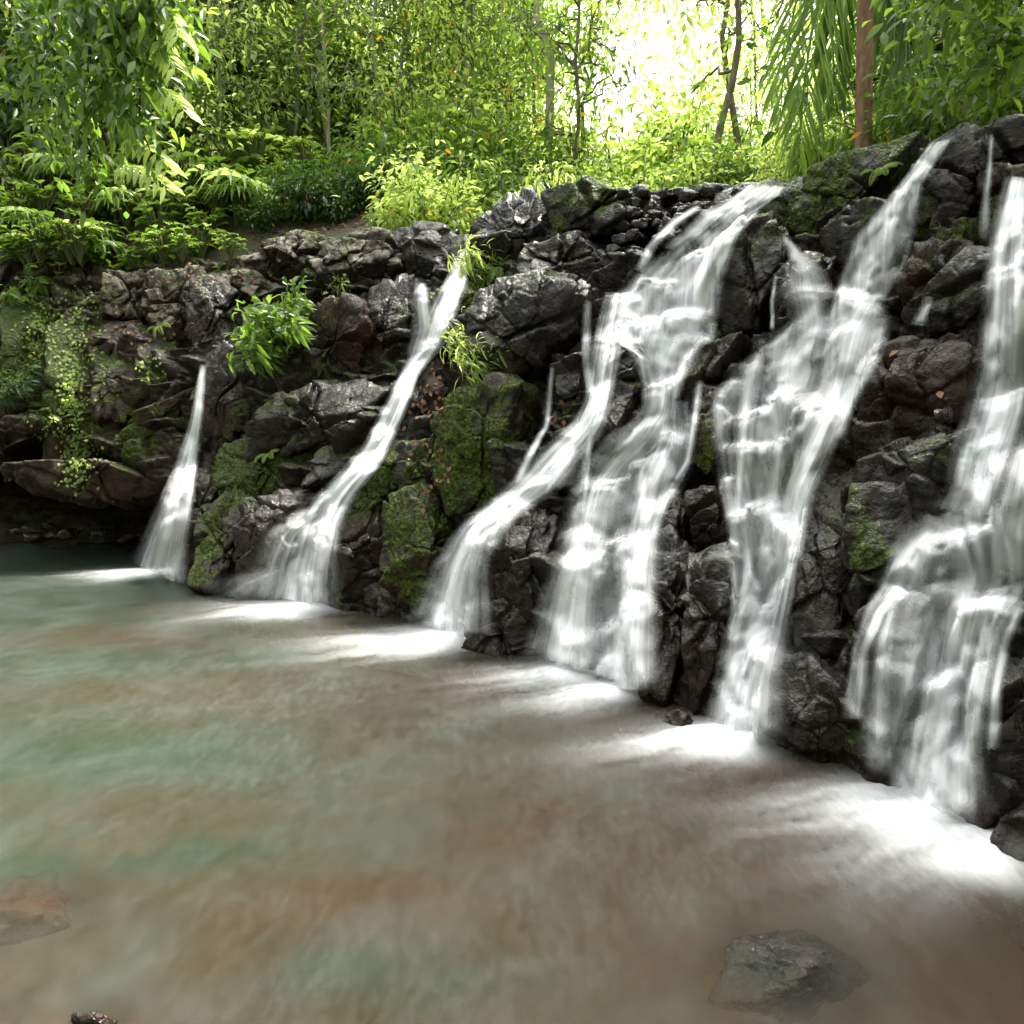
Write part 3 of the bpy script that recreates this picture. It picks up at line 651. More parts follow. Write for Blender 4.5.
fall_sheet('veil', f, [(600, 490), (586, 540), (570, 600), (556, 664)], [(640, 480), (640, 540), (640, 600), (646, 690)], .3, (.1, .02), .15, 17)
fall_sheet('veil', f, [(610, 430), (570, 470), (556, 530), (545, 600), (538, 662)], [(690, 400), (690, 450), (668, 520), (660, 600), (662, 692)], .40, (.08, .07), .2, 24)
fall_sheet('veil', f, [(586, 400), (552, 440), (516, 478), (478, 520), (440, 570), (424, 628)], [(612, 400), (600, 440), (560, 490), (524, 516), (490, 560), (474, 640)], .35, (.08, .07), .3, 25)
ribbon(f, [(552, 366, 4), (549, 400, 6), (546, 425, 6), (532, 450, 7), (516, 484, 8)], .6, 18)
ribbon(f, [(588, 300, 6), (586, 330, 8), (588, 370, 8), (594, 400, 8)], .55, 19)
ribbon(f, [(594, 410, 6), (588, 450, 8), (584, 500, 10), (576, 560, 18), (560, 600, 20)], .5, 20)
ribbon(f, [(700, 380, 6), (694, 420, 8), (688, 460, 8), (664, 500, 10), (648, 540, 12)], .55, 21)
ribbon(f, [(680, 400, 16), (680, 430, 22), (676, 470, 24), (664, 500, 18)], .45, 22, 'veil')
f = thing('waterfall', 'broad fall right of centre, pouring diagonally and over a wide curtain ledge', 'waterfall')
fall_sheet('sheet', f, [(930, 142), (888, 197), (853, 236), (838, 276), (826, 310), (812, 334)], [(956, 136), (926, 180), (918, 230), (908, 264), (888, 298), (880, 334)], .85, (.03, .1), .2, 30)
fall_sheet('sheet', f, [(934, 142), (898, 190), (866, 230), (852, 270), (840, 310)], [(954, 138), (912, 190), (896, 230), (880, 270), (866, 310)], .8, (.03, .2), .3, 31, off=.08)
fall_sheet('curtain', f, [(796, 314), (768, 336), (734, 366), (708, 396), (710, 440), (718, 490), (730, 560)], [(894, 318), (890, 342), (880, 372), (856, 410), (836, 450), (814, 490), (804, 560)], .62, (.06, .05), .1, 32)
fall_sheet('curtain', f, [(736, 520), (734, 560), (728, 610), (716, 660), (700, 738)], [(806, 490), (800, 540), (788, 600), (774, 656), (768, 742)], .75, (.08, .07), .2, 33)
ribbon(f, [(868, 300, 36), (850, 332, 36), (842, 370, 30), (832, 410, 26), (816, 448, 28), (798, 486, 28), (788, 530, 28), (780, 580, 28)], .85, 34)
ribbon(f, [(800, 480, 16), (786, 560, 18), (770, 620, 30), (752, 680, 44), (740, 742, 70)], .85, 35, ends=(.1, .07))
ribbon(f, [(796, 340, 20), (784, 372, 22), (780, 430, 14), (772, 490, 16), (766, 560, 22), (750, 620, 30)], .65, 36)
ribbon(f, [(760, 356, 12), (748, 384, 12), (744, 430, 9), (740, 480, 9), (738, 540, 12)], .6, 37)
ribbon(f, [(872, 350, 20), (862, 372, 14), (850, 400, 10), (840, 440, 10)], .6, 38)
ribbon(f, [(784, 236, 5), (798, 258, 14), (814, 270, 16), (828, 300, 16)], .5, 39)
ribbon(f, [(776, 276, 3), (772, 300, 4), (772, 330, 4)], .4, 40)
ribbon(f, [(802, 262, 22), (804, 285, 34), (812, 320, 34), (808, 338, 34)], .42, 41, 'veil')
ribbon(f, [(706, 555, 30), (734, 556, 14), (736, 590, 8), (730, 640, 8)], .3, 42)
f = thing('waterfall', 'rightmost fall at the right edge, dropping straight then fanning over a hump', 'waterfall')
ribbon(f, [(1020, 176, 22), (1012, 220, 28), (1008, 270, 34), (1006, 320, 38), (1004, 370, 40), (998, 410, 46), (984, 450, 44), (974, 488, 40), (966, 514, 50)], .9, 50, 'sheet', (.02, .05), .4)
ribbon(f, [(1012, 240, 18), (1008, 300, 20), (1006, 380, 22), (988, 440, 22), (974, 500, 24)], .8, 51)
fall_sheet('curtain', f, [(950, 505), (930, 522), (944, 560), (950, 590), (930, 628), (918, 668), (906, 716), (884, 790)], [(990, 495), (1024, 520), (1030, 560), (1028, 598), (1004, 648), (994, 700), (986, 760), (980, 828)], .8, (.05, .07), .2, 52)
ribbon(f, [(975, 580, 60), (962, 630, 60), (952, 690, 60), (944, 750, 60), (938, 812, 80)], .7, 53, ends=(.1, .07))
ribbon(f, [(1034, 430, 30), (1024, 480, 34), (1014, 530, 40), (1012, 580, 50)], .8, 54)
ribbon(f, [(944, 518, 34), (916, 548, 34), (898, 590, 30), (878, 612, 20), (862, 650, 16), (856, 720, 22)], .6, 55, 'veil')
fall_sheet('veil', f, [(948, 512), (908, 545), (886, 590), (872, 640), (868, 700), (862, 765)], [(990, 512), (960, 560), (950, 600), (930, 650), (920, 710), (910, 785)], .42, (.08, .08), .25, 58)
ribbon(f, [(1024, 600, 12), (1006, 640, 10), (996, 690, 10), (992, 750, 14)], .5, 56)
ribbon(f, [(896, 600, 10), (884, 640, 16), (878, 700, 22), (876, 760, 30)], .28, 57, 'veil')
for (px, py, wd, par) in [(150, 574, 46, 0), (300, 605, 52, 1), (448, 634, 46, 2), (572, 668, 44, 2), (628, 688, 40, 2), (738, 738, 56, 3), (930, 812, 70, 4)]:
    o = [x for x in COL.objects if x.name.startswith('waterfall') and x.parent is None][par]
    fall_sheet('spray', o, [(px-wd*.40, py-34), (px-wd*.55, py-14), (px-wd*.7, py+2)], [(px+wd*.40, py-34), (px+wd*.5, py-14), (px+wd*.6, py+3)], .75, (.6, .35), .42, 90+px//50, .10, None, False)
f = thing('waterfall', 'thin trickle down the dark boulders in the upper right', 'waterfall')
ribbon(f, [(992, 134, 4), (990, 165, 5), (986, 200, 7), (984, 240, 10)], .5, 60, ends=(.1, .4))
f = thing('waterfall', 'tiny spout beside the angular block over the dark hollow', 'waterfall')
ribbon(f, [(930, 296, 8), (922, 312, 9), (918, 326, 12)], .6, 61)

# ------------------------------------------------------------ stones in and by the pool
def stone(px, py, z, sx, sy, sz, label, mat='w', seed=0, lvl=5, name='stone', group=None, cat='stone', pr=None):
    c = at_z(px, py, z) if pr is None else pr
    V, F = ico(lvl); rs = np.random.default_rng(seed)
    n = unit(rs.normal(size=(14, 3))); h = rs.uniform(.75, 1.1, 14)
    r = ((np.maximum(V@n.T, 0)/h)**12).sum(1)**(-1/12); r = np.minimum(r, 1.6)
    W = V*r[:, None]*np.array([sx, sy, sz]); s = min(sx, sy, sz)
    W = W*(1+.18*fbm(V*1.7+seed, 4, seed))[:, None]
    o = link(name, mkmesh(name, W, F, MATS[mat], True), None, c); return tag(o, label, cat, group)
stone(787, 975, -.105, .23, .18, .125, 'flat dark stone almost submerged in the foreground water', 's', 4, 6)
stone(12, 915, -.27, .24, .18, .12, 'reddish stone under the water at the left edge', 's', 8, 6).data.materials[0] = bark('submerged_red_rock', (.030, .009, .005), (.095, .030, .015))
stone(98, 1029, -.03, .06, .04, .045, 'dark stone tip breaking the water at the bottom edge', 's', 12)
stone(677, 722, .0, .09, .07, .06, 'small wet stone in the foam below the tall dark block', 'w', 15)
sx_ = np.linspace(-120, 182, 90); A_ = at_z(sx_, 548+0*sx_+(sx_ > 140)*(sx_-140)*.2, -.06); tt_ = np.linspace(0, 1, 50)
dir_ = np.array([.1, 1, 0]); SP = A_[:, None]+dir_*(tt_*3.4)[None, :, None]; SP[..., 2] += .06+(tt_**.8*.75)[None]+.05*fbm(SP.reshape(-1, 3)*3, 4, 12).reshape(90, 50)
tag(link('shore', mkmesh('shore', SP.reshape(-1, 3), grid_faces(90, 50), rock_mat('brown_shore', .25, .0, .0, 1.), True)), 'brown sediment shore under the left overhang', kind='structure')
GP = 'pebbles on the shore under the left overhang'
for i in range(26):
    px = 4+i*6.3+random.uniform(-3, 3); py = random.uniform(520, 548)
    s = random.uniform(.04, .13)
    stone(px, py, .03+(546-py)*.006, s*1.3, s, s*.7, 'dark pebble among others on the shore under the left overhang', random.choice('wwb'), 200+i, 3, 'pebble', GP, 'pebble')
def tube(pts, rad, k=7):
    pts = np.asarray(pts, float); rad = np.broadcast_to(rad, len(pts)); t = unit(np.gradient(pts, axis=0))
    a = unit(np.cross(t, np.array([.31, .17, .93])*1.)); a = np.where(np.linalg.norm(a, axis=1, keepdims=True) < .1, np.array([1, 0, 0]), a); b = np.cross(t, a)
    th = np.linspace(0, 2*np.pi, k, endpoint=False)
    V = pts[:, None]+rad[:, None, None]*(a[:, None]*np.cos(th)[None, :, None]+b[:, None]*np.sin(th)[None, :, None])
    V = V.reshape(-1, 3); n = len(pts); i = np.arange(n-1)[:, None]*k; j = np.arange(k)[None]; j2 = (j+1) % k
    F = np.stack([i+j, i+j2, i+k+j2, i+k+j], -1).reshape(-1, 4)
    return V, F
class Acc:
    def __init__(s): s.V = []; s.F = {3: [], 4: []}; s.T = []; s.n = 0
    def add(s, V, F, tint=0.):
        F = np.asarray(F); s.V.append(V); s.F[F.shape[1]].append(F+s.n); s.T.append(np.broadcast_to(tint, len(V))); s.n += len(V)
    def obj(s, name, mat, parent=None, smooth=False, loc=None):
        if not s.V: return None
        me = mkmesh(name, np.concatenate(s.V), [np.concatenate(x) for x in s.F.values() if x], mat, smooth, {'tint': np.concatenate(s.T)})
        return link(name, me, parent, loc)
def leaves(acc, base, axis, nrm, ln, wd, tint, droop=.25):
    """pointed folded leaves: six vertices each"""
    base = np.asarray(base, float); n = len(base); axis = unit(axis); side = unit(np.cross(axis, nrm)); nr = np.cross(side, axis)
    ln = np.broadcast_to(ln, n)[:, None]; wd = np.broadcast_to(wd, n)[:, None]
    dn = np.array([0, 0, -1.])
    m = base+axis*ln*.42+dn*ln*droop*.12; q = base+axis*ln*.75+dn*ln*droop*.4; tip = base+axis*ln+dn*ln*droop
    V = np.stack([base, m+side*wd*.5+nr*wd*.14, m, m-side*wd*.5+nr*wd*.14, q+side*wd*.34+nr*wd*.1, q, q-side*wd*.34+nr*wd*.1, tip], 1)
    i = (np.arange(n)*8)[:, None]
    T = np.concatenate([i+[0, 1, 2], i+[0, 2, 3], i+[4, 7, 5], i+[5, 7, 6]])
    Qd = np.concatenate([i+[1, 4, 5, 2], i+[2, 5, 6, 3]])
    acc.V.append(V.reshape(-1, 3)); acc.F[3].append(T+acc.n); acc.F[4].append(Qd+acc.n); acc.T.append(np.repeat(np.broadcast_to(tint, n), 8)); acc.n += n*8

# ------------------------------------------------------------ plants
def rvec(r, n): return unit(r.normal(size=(n, 3)))
def tint(r, n, yellow=0.): return np.where(r.random(n) < yellow, 1., np.clip(r.normal(.42, .24, n), 0, .97))
def twig_leaves(acc, st, pts, r, n, ln, wd, yellow=0., droop=.25, spread=.22):
    """n leaves on short side twigs round the given points"""
    k = len(pts); idx = r.integers(0, k, n); base = pts[idx]+r.normal(size=(n, 3))*spread
    ax = unit(base-pts[idx]+r.normal(size=(n, 3))*.12+np.array([0, 0, -.05]))
    nr = unit(np.array([0, 0, 1.])+r.normal(size=(n, 3))*.45)
    s = r.uniform(.6, 1.25, n)
    leaves(acc, base, ax, nr, ln*s, wd*s, tint(r, n, yellow), droop)
def bend_path(p0, p1, sag, r, n=8, wob=.05):
    t = np.linspace(0, 1, n)[:, None]; L = np.linalg.norm(p1-p0)
    p = p0*(1-t)+p1*t+np.array([0, 0, -1.])*sag*(4*t*(1-t))*-1
    return p+r.normal(size=(n, 3))*wob*L*.15*np.sin(t*3.14)
def make_shrub(label, seed, h, rad, nst, nl, ln, wd, mat, name='shrub', cat='shrub', yellow=.01, droop=.3, spread=.16, low=.15):
    r = np.random.default_rng(seed); root = thing(name, label, cat); A = Acc(); S = Acc(); pts = []
    for i in range(nst):
        a = r.uniform(0, 6.28); rr = rad*math.sqrt(r.random()); top = np.array([math.cos(a)*rr, math.sin(a)*rr, h*r.uniform(.45, 1)*(1-.35*(rr/rad)**2)])
        p = bend_path(np.array([top[0]*.15, top[1]*.15, -.1]), top, .12*h, r); S.add(*tube(p, np.linspace(.012, .004, len(p))*(1+h*.35), 5))
        t = r.uniform(low, 1, 7); pts.append(np.stack([np.interp(t, np.linspace(0, 1, len(p)), p[:, j]) for j in range(3)], 1))
    pts = np.concatenate(pts); twig_leaves(A, S, pts, r, nl, ln, wd, yellow, droop, spread)
    S.obj('stem', STEM, root, True); A.obj('foliage', mat, root); return root
def make_tree(label, seed, h, cr, nl, ln, wd, mat, bmat, name='forest_tree', tr=.09, lean=(0, 0), clear=.35, nlimb=12, spread=.32, droop=.3, crown='crown'):
    r = np.random.default_rng(seed); root = thing(name, label, 'tree'); A = Acc(); S = Acc()
    n = 14; t = np.linspace(0, 1, n); wob = np.cumsum(r.normal(size=(n, 2))*.035*h/4, 0)
    tp = np.stack([lean[0]*t**1.3+wob[:, 0], lean[1]*t**1.3+wob[:, 1], -.3+(h+.3)*t], 1); S.add(*tube(tp, tr*(1-.8*t)+.008, 9)); pts = []
    for i in range(nlimb):
        u = r.uniform(clear, 1); b = np.array([np.interp(u, t, tp[:, j]) for j in range(3)]); a = i*2.4+r.uniform(-.4, .4)
        L = cr*r.uniform(.6, 1.1)*(1.15-.6*abs(u-.65)); e = b+np.array([math.cos(a)*L, math.sin(a)*L, L*r.uniform(.0, .75)])
        p = bend_path(b, e, .1*L, r, 9, .5); S.add(*tube(p, np.linspace(tr*.38*(1.1-u)+.012, .006, len(p)), 5))
        for q in (.45, .6, .75, .88, 1.):
            c = np.array([np.interp(q, np.linspace(0, 1, 9), p[:, j]) for j in range(3)]); m = 4
            o = c+r.normal(size=(m, 3))*cr*.13; pts.append(o)
            for k in range(2): S.add(*tube(np.stack([c, (c+o[k])/2+r.normal(size=3)*.04, o[k]]), np.array([.009, .006, .003]), 3))
    pts = np.concatenate(pts); twig_leaves(A, S, pts, r, nl, ln, wd, .006, droop, spread)
    S.obj('trunk', bmat, root, True); A.obj(crown, mat, root); return root
def frond(acc, S, base, az, ln, arch, nleaf, ll, lw, r, up=.9, tw=.0, hang=.35, tnt=.4):
    """one pinnate frond: arching rachis with leaflets both sides"""
    n = 16; t = np.linspace(0, 1, n); d = np.array([math.cos(az), math.sin(az), 0])
    p = base+d*(ln*t*(.9-.15*t))[:, None]+np.array([0, 0, 1.])*(ln*(up*t-arch*t**2))[:, None]
    S.add(*tube(p, np.linspace(.012, .003, n)*ln*.8, 5), tnt)
    tt = np.linspace(.12, .99, nleaf); b = np.stack([np.interp(tt, t, p[:, j]) for j in range(3)], 1)
    tg = unit(np.stack([np.interp(tt, t, np.gradient(p[:, j])) for j in range(3)], 1)); side = unit(np.cross(tg, np.array([0, 0, 1.])))
    prof = np.sin(np.clip(tt*.93+.10, 0, 1)*np.pi)**.6
    for s in (-1, 1):
        ax = unit(side*s+tg*.45+np.array([0, 0, -1.])*hang+r.normal(size=(nleaf, 3))*.06)
        leaves(acc, b, ax, unit(np.cross(ax, tg)*s+np.array([0, 0, .6])), ll*prof, lw*(.5+.5*prof), np.clip(tnt+r.normal(0, .12, nleaf), 0, .95), hang*.6)
def make_fern(label, seed, nf, ln, mat=LEAF, up=.9, name='fern'):
    r = np.random.default_rng(seed); root = thing(name, label, 'fern'); A = Acc(); S = Acc()
    for i in range(nf):
        frond(A, S, np.array([0, 0, 0.]), i*6.28/nf+r.uniform(-.3, .3), ln*r.uniform(.7, 1.1), up*r.uniform(.85, 1.2), 34, ln*.17, ln*.030, r, up*r.uniform(.7, 1.1), tnt=.35)
    S.obj('stem', STEM, root, True); A.obj('frond', mat, root); return root
def make_fan(label, seed, nf, h, rad):
    r = np.random.default_rng(seed); root = thing('fan_leaf_plant', label, 'plant'); A = Acc(); S = Acc()
    for i in range(nf):
        a = r.uniform(0, 6.28); rr = h*.5*r.random(); top = np.array([math.cos(a)*rr, math.sin(a)*rr, h*r.uniform(.6, 1.)])
        S.add(*tube(bend_path(np.zeros(3), top, .05, r), .006, 4)); n = 11
        th = np.linspace(-2.2, 2.2, n)+a; ax = np.stack([np.cos(th), np.sin(th), np.full(n, .25)], 1)
        for k in range(3):                   # each narrow leaflet arches over in three pieces
            pass
        leaves(A, np.repeat(top[None], n, 0), ax, np.repeat([[0, 0, 1.]], n, 0), rad*r.uniform(.85, 1.1, n), rad*.17, np.clip(.7+r.normal(0, .15, n), 0, .97), .75)
    S.obj('stem', STEM, root, True); A.obj('foliage', LEAFP, root); return root
def make_bigleaf(label, seed, nf, h, ll, lw, mat=LEAF, name='broad_leaf_plant'):
    r = np.random.default_rng(seed); root = thing(name, label, 'plant'); A = Acc(); S = Acc()
    for i in range(nf):
        a = i*2.4+r.uniform(-.4, .4); o = np.array([math.cos(a), math.sin(a), 0]); top = o*h*r.uniform(.1, .45)+np.array([0, 0, h*r.uniform(.45, 1.)])
        S.add(*tube(bend_path(np.zeros(3), top, .06, r), .010, 4))
        leaves(A, top[None], (o+np.array([0, 0, r.uniform(-.1, .5)]))[None], np.array([[0, 0, 1.]])+o*.2, ll*r.uniform(.7, 1.2), lw, r.uniform(.2, .8), .35)
    S.obj('stem', STEM, root, True); A.obj('foliage', mat, root); return root

MARK = [(40, 'at the left photo edge'), (110, 'above the left mossy wall'), (175, 'above the pale tan boulder'), (235, 'right above the leftmost fall'), (300, 'behind the pale lit boulder'),
        (365, 'behind the big round boulder'), (430, 'left of the second fall lip'), (490, 'right of the second fall lip'), (550, 'behind the rough rim boulder'),
        (610, 'behind the yellow fern'), (670, 'below the bright sky gap'), (730, 'behind the great fall lip'), (790, 'left of the hanging fronds'),
        (850, 'beside the hanging fronds'), (910, 'right of the reddish trunk'), (970, 'by the dark trunk'), (9999, 'at the right photo edge')]
used = {}
def lab(desc, px, row):
    m = next(t for x, t in MARK if px < x); s = f'{desc} {row} {m}'.replace('  ', ' ')
    k = used.get(s, 0); used[s] = k+1
    return s if k == 0 else s.replace(desc, ['', 'fuller', 'thinner', 'taller', 'lower', 'paler', 'darker', 'leaning', 'smaller', 'wider'][min(k, 9)]+' '+desc)
def put(proto_list, specs, desc, row, group, rows=None):
    """specs: (px, distance, scale[, sink])"""
    for i, sp in enumerate(specs):
        px, Y, s = sp[:3]; x = (px-512)/FPX*Y; p = floor_at(x, Y); p[2] -= .05+(sp[3] if len(sp) > 3 else 0)
        pr = proto_list[i % len(proto_list)]; l = lab(desc, px, row)
        if pr.get('fresh', 1) == 1:
            pr['fresh'] = 0; pr.location = p; pr.rotation_euler = (0, 0, random.uniform(0, 6.28)); pr.scale = (s,)*3; pr['label'] = l; pr['group'] = group
        else: dup(pr, p, random.uniform(0, 6.28), s, l, group)
J = random.uniform
# forest protos
tA = [make_tree('t', 100+i, 9, 2.6, 3300, .17, .075, LEAFY, BARK, nlimb=20, clear=.15, spread=.38) for i in range(3)]
tB = [make_tree('t', 110+i, 12, 3.2, 3400, .19, .09, LEAFY if i else LEAF, BARK, nlimb=20, tr=.14, clear=.22, spread=.45) for i in range(3)]
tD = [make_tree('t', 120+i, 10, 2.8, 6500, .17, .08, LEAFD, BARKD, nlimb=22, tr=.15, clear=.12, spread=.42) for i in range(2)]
sp_ = [make_tree('t', 130+i, 4.6, .95, 1500, .105, .045, m, [BARKP, STEM, BARK, STEM, BARK][i], name='sapling', tr=.026, clear=.12, nlimb=16, spread=.2, lean=(random.uniform(-.6, .6), random.uniform(-.3, .3))) for i, m in enumerate([LEAF, LEAFY, LEAF, LEAFY, LEAF])]
sh = [make_shrub('s', 140+i, 1.5, .9, 26, 2000, .13, .055, m, droop=.35) for i, m in enumerate([LEAFY, LEAF, LEAFY, LEAF])]
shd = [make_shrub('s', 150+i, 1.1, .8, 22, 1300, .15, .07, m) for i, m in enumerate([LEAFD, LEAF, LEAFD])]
fe = [make_fern('f', 160+i, 10+i, 1.1, m) for i, m in enumerate([LEAFD, LEAF, LEAFD])]
fa = [make_fan('f', 170+i, 6, .55, .38) for i in range(3)]
bl = [make_bigleaf('b', 180+i, 9, .8, .48, .2, m) for i, m in enumerate([LEAF, LEAFD, LEAF])]
gc = [make_bigleaf('b', 190+i, 34, .48, .17, .13, m, 'creeper_plant') for i, m in enumerate([LEAF, LEAF, LEAFY])]

def scatter(x0, x1, n, y0, y1, s0, s1, jit=12, skip=None):
    o = []
    for i in range(n):
        px = x0+(x1-x0)*(i+.5)/n+J(-jit, jit)
        if skip and skip[0] < px < skip[1]: continue
        o.append((px, J(y0, y1), J(s0, s1)))
    return o
# left bank: small plants just above the rock edge, thinning to soil
put(gc, scatter(-10, 250, 34, 12.5, 13.9, .9, 1.5), 'low creeping plant with round leaves', 'on the rock edge', 'creeping plants along the left rock edge')
put(gc, scatter(-10, 330, 22, 14.2, 15.6, 1., 1.6), 'low round leaved plant', 'on the soil', 'round leaved plants on the left bank')
put(gc, scatter(235, 440, 14, 12.0, 13.4, .5, .95), 'low leafy plant', 'on the soil strip', 'creeping plants along the left rock edge')
put(fa, [(128, 13.6, 1.), (110, 13.1, .95), (95, 13.2, .9), (70, 14.2, 1.), (205, 14.2, 1.1), (220, 13.9, 1.), (244, 13.2, 1.25), (190, 13.6, .8), (20, 14.4, 1.2), (35, 13.3, 1.)], 'fan leaf plant with narrow drooping pale fingers', 'growing', 'fan leaf plants on the left bank')
put(bl, scatter(120, 260, 9, 14.5, 16.2, .9, 1.4)+scatter(0, 120, 6, 14.6, 17, .8, 1.2), 'broad leaf plant', 'on the shaded bank', 'broad leaf plants on the left bank')
put(fe, scatter(150, 400, 11, 14.4, 17.2, .8, 1.25)+scatter(0, 140, 7, 14.2, 17.5, .7, 1.1), 'arching fern', 'on the shaded bank', 'ferns on the left bank')
put(shd, scatter(-30, 430, 26, 15.5, 21, .9, 1.5), 'dark leafy shrub', 'up the slope', 'dark shrubs up the left slope')
put(shd, scatter(260, 470, 9, 12.6, 14.4, .45, .8), 'low dark shrub', 'close', 'low shrubs behind the rim boulders')
put(sh, scatter(390, 800, 22, 11.6, 13.6, .6, .95, skip=(450, 480)), 'bright yellow green shrub', 'in the front row', 'bright shrubs right behind the rim')
put(sh, scatter(410, 830, 19, 13.5, 17.5, .9, 1.5), 'bright leafy shrub', 'in the second row', 'bright shrubs in the second row')
put(sh, [(585, 16, 1.9), (625, 17, 2.0), (662, 16.5, 1.9), (700, 16, 1.7)], 'tall pale shrub', 'far back', 'bright shrubs in the second row')
put(sh, [(432, 11.6, .75), (452, 12.2, .6)], 'pale grassy looking bush', 'overhanging the rock', 'bright shrubs right behind the rim')
put(sh, scatter(880, 1090, 10, 8.3, 10.5, .5, .9)+scatter(790, 840, 3, 9.5, 10.5, .5, .7), 'bright leafy shrub', 'near the rim', 'bright shrubs on the right rim')
put(sp_, scatter(180, 570, 38, 14, 21, .85, 1.35), 'slender pale stemmed sapling', 'among others', 'saplings in the left and middle forest')
put(sp_, scatter(450, 1000, 22, 13.5, 20, .7, 1.2, skip=(575, 690)), 'thin sunlit sapling', 'standing', 'saplings in the right forest')
put(tA, [(598, 27, .42), (640, 30, .36), (672, 27, .45), (700, 22, .5), (618, 24, .3)]+scatter(330, 560, 4, 18, 24, .7, 1.)+scatter(780, 1000, 4, 17, 24, .8, 1.), 'yellow green forest tree', 'in the deep forest', 'sunlit forest trees')
put(tB, scatter(250, 540, 4, 22, 30, .8, 1.1)+scatter(730, 1100, 5, 24, 32, .8, 1.), 'tall green forest tree', 'far back', 'tall trees far back')
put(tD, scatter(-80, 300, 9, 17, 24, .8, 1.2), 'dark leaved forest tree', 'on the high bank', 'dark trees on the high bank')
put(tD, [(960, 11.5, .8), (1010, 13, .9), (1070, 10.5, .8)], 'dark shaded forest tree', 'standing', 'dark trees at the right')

# far forest that closes the view low down
A = Acc(); r = np.random.default_rng(77); n = 17000
X = r.uniform(-34, 46, n); Y = 34+r.uniform(0, 8, n); top = 6.+3*np.sin(X*.35)+2*np.sin(X*.9+1)+np.abs(X-4)*.35
Z = 4+r.random(n)**.8*np.maximum(top, 2)
leaves(A, np.stack([X, Y, Z], 1), rvec(r, n), rvec(r, n), .42, .24, tint(r, n), .2)
tag(A.obj('far_forest', LEAFY), 'far yellow green forest mass seen between the nearer trees', kind='stuff')
# leafy ground cover on the left bank, nobody could count
A = Acc(); n = 15000; px = r.uniform(-60, 470, n); Y = 12.7+r.random(n)**1.2*9; m = fbm(np.stack([px*.02, Y*.8, 0*Y], 1), 3, 5) > -.15
B = np.array([floor_at((a-512)/FPX*b, b) for a, b in zip(px[m], Y[m])]); n = len(B); B[:, 2] += r.uniform(0, .22, n)
leaves(A, B, unit(r.normal(size=(n, 3))*np.array([1, 1, .3])), unit(np.array([0, -.3, 1])+r.normal(size=(n, 3))*.3), r.uniform(.06, .15, n), .065, tint(r, n, .01), .3)
tag(A.obj('ground_cover', LEAF), 'mixed small leaves covering the soil of the left bank', kind='stuff')
A = Acc(); n = 9000; px = r.uniform(-60, 640, n); Y = 12.2+r.random(n)*7+(px < 260)*1.1
B = np.array([floor_at((a-512)/FPX*b, b) for a, b in zip(px, Y)]); B[:, 2] += .02
leaves(A, B, unit(r.normal(size=(n, 3))*np.array([1, 1, .15])), unit(np.array([0, -.2, 1])+r.normal(size=(n, 3))*.25), r.uniform(.05, .12, n), .05, r.random(n), .05)
LITTER = leaf_mat('leaf_litter', (.06, .03, .015), (.30, .15, .07), .1, .8)
tag(A.obj('leaf_litter', LITTER), 'dry brown fallen leaves on the soil', kind='stuff')

# unseen leaf dome added on the camera's side and left to dim rock reflections
A = Acc(); n = 15000; az = np.radians(r.uniform(88, 318, n)); el = np.radians(r.uniform(2, 56, n)); rad = r.uniform(15, 22, n)
cl = np.stack([az*5, el*9, 0*az], 1); m = fbm(cl, 3, 44) > -.28; az, el, rad = az[m], el[m], rad[m]; n = len(az)
C_ = np.stack([np.sin(az)*np.cos(el)*rad-2, np.cos(az)*np.cos(el)*rad+4, np.sin(el)*rad], 1)
keep_ = ~((C_[:, 1] > 6) & (C_[:, 0] > -14)); C_ = C_[keep_]; n = len(C_)
leaves(A, C_, rvec(r, n), rvec(r, n), .75, .42, tint(r, n), .2)
tag(A.obj('unseen_leaf_screen', LEAFD), 'unseen leaf mass added behind the viewer and to the left to dim the rock', kind='stuff')

# ---- single trees and palms
def tree_at(px, Y, label, seed, h, cr, nl, mat, bmat, lean=(0, 0), tr=.07, clear=.6, ln=.15, wd=.07, nlimb=14, name='forest_tree', spread=.3):
    o = make_tree(label, seed, h, cr, nl, ln, wd, mat, bmat, name, tr, lean, clear, nlimb, spread)
    o.location = floor_at((px-512)/FPX*Y, Y); return o
tree_at(547, 14.2, 'pale slender trunk standing left of the bright sky gap', 301, 7.5, 1.6, 2200, LEAFY, BARKP, (.35, 0), .075)
tree_at(716, 13.2, 'brown forked tree right of the bright sky gap', 302, 7.0, 1.8, 2200, LEAFY, BARK, (.35, .2), .055, .3)
tree_at(745, 14.8, 'thin curving brown tree behind the great fall lip', 303, 7.0, 1.6, 1800, LEAFY, BARK, (-.3, .2), .06, .35)
tree_at(520, 16.5, 'slim grey tree left of the pale slender trunk', 304, 8, 1.6, 2400, LEAFY, BARK, (.2, 0), .06)
tree_at(222, 17.0, 'cluster like pale bamboo stem on the bank', 305, 6.5, 1.0, 1500, LEAF, BARKP, (.1, 0), .05, .4)
tree_at(236, 17.3, 'second pale stem beside the bamboo like stem', 306, 6.5, 1.0, 1500, LEAF, BARKP, (.3, 0), .04, .4)
tree_at(335, 16.0, 'leaning pale stem above the big round rim boulder', 307, 6.5, 1.1, 1700, LEAF, BARKP, (-.5, 0), .045, .4)
tree_at(955, 9.6, 'thick dark trunk at upper right wrapped in leaves', 308, 7.5, 2.2, 4200, LEAFD, BARKD, (.1, .1), .17, .15, .17, .075, 20)
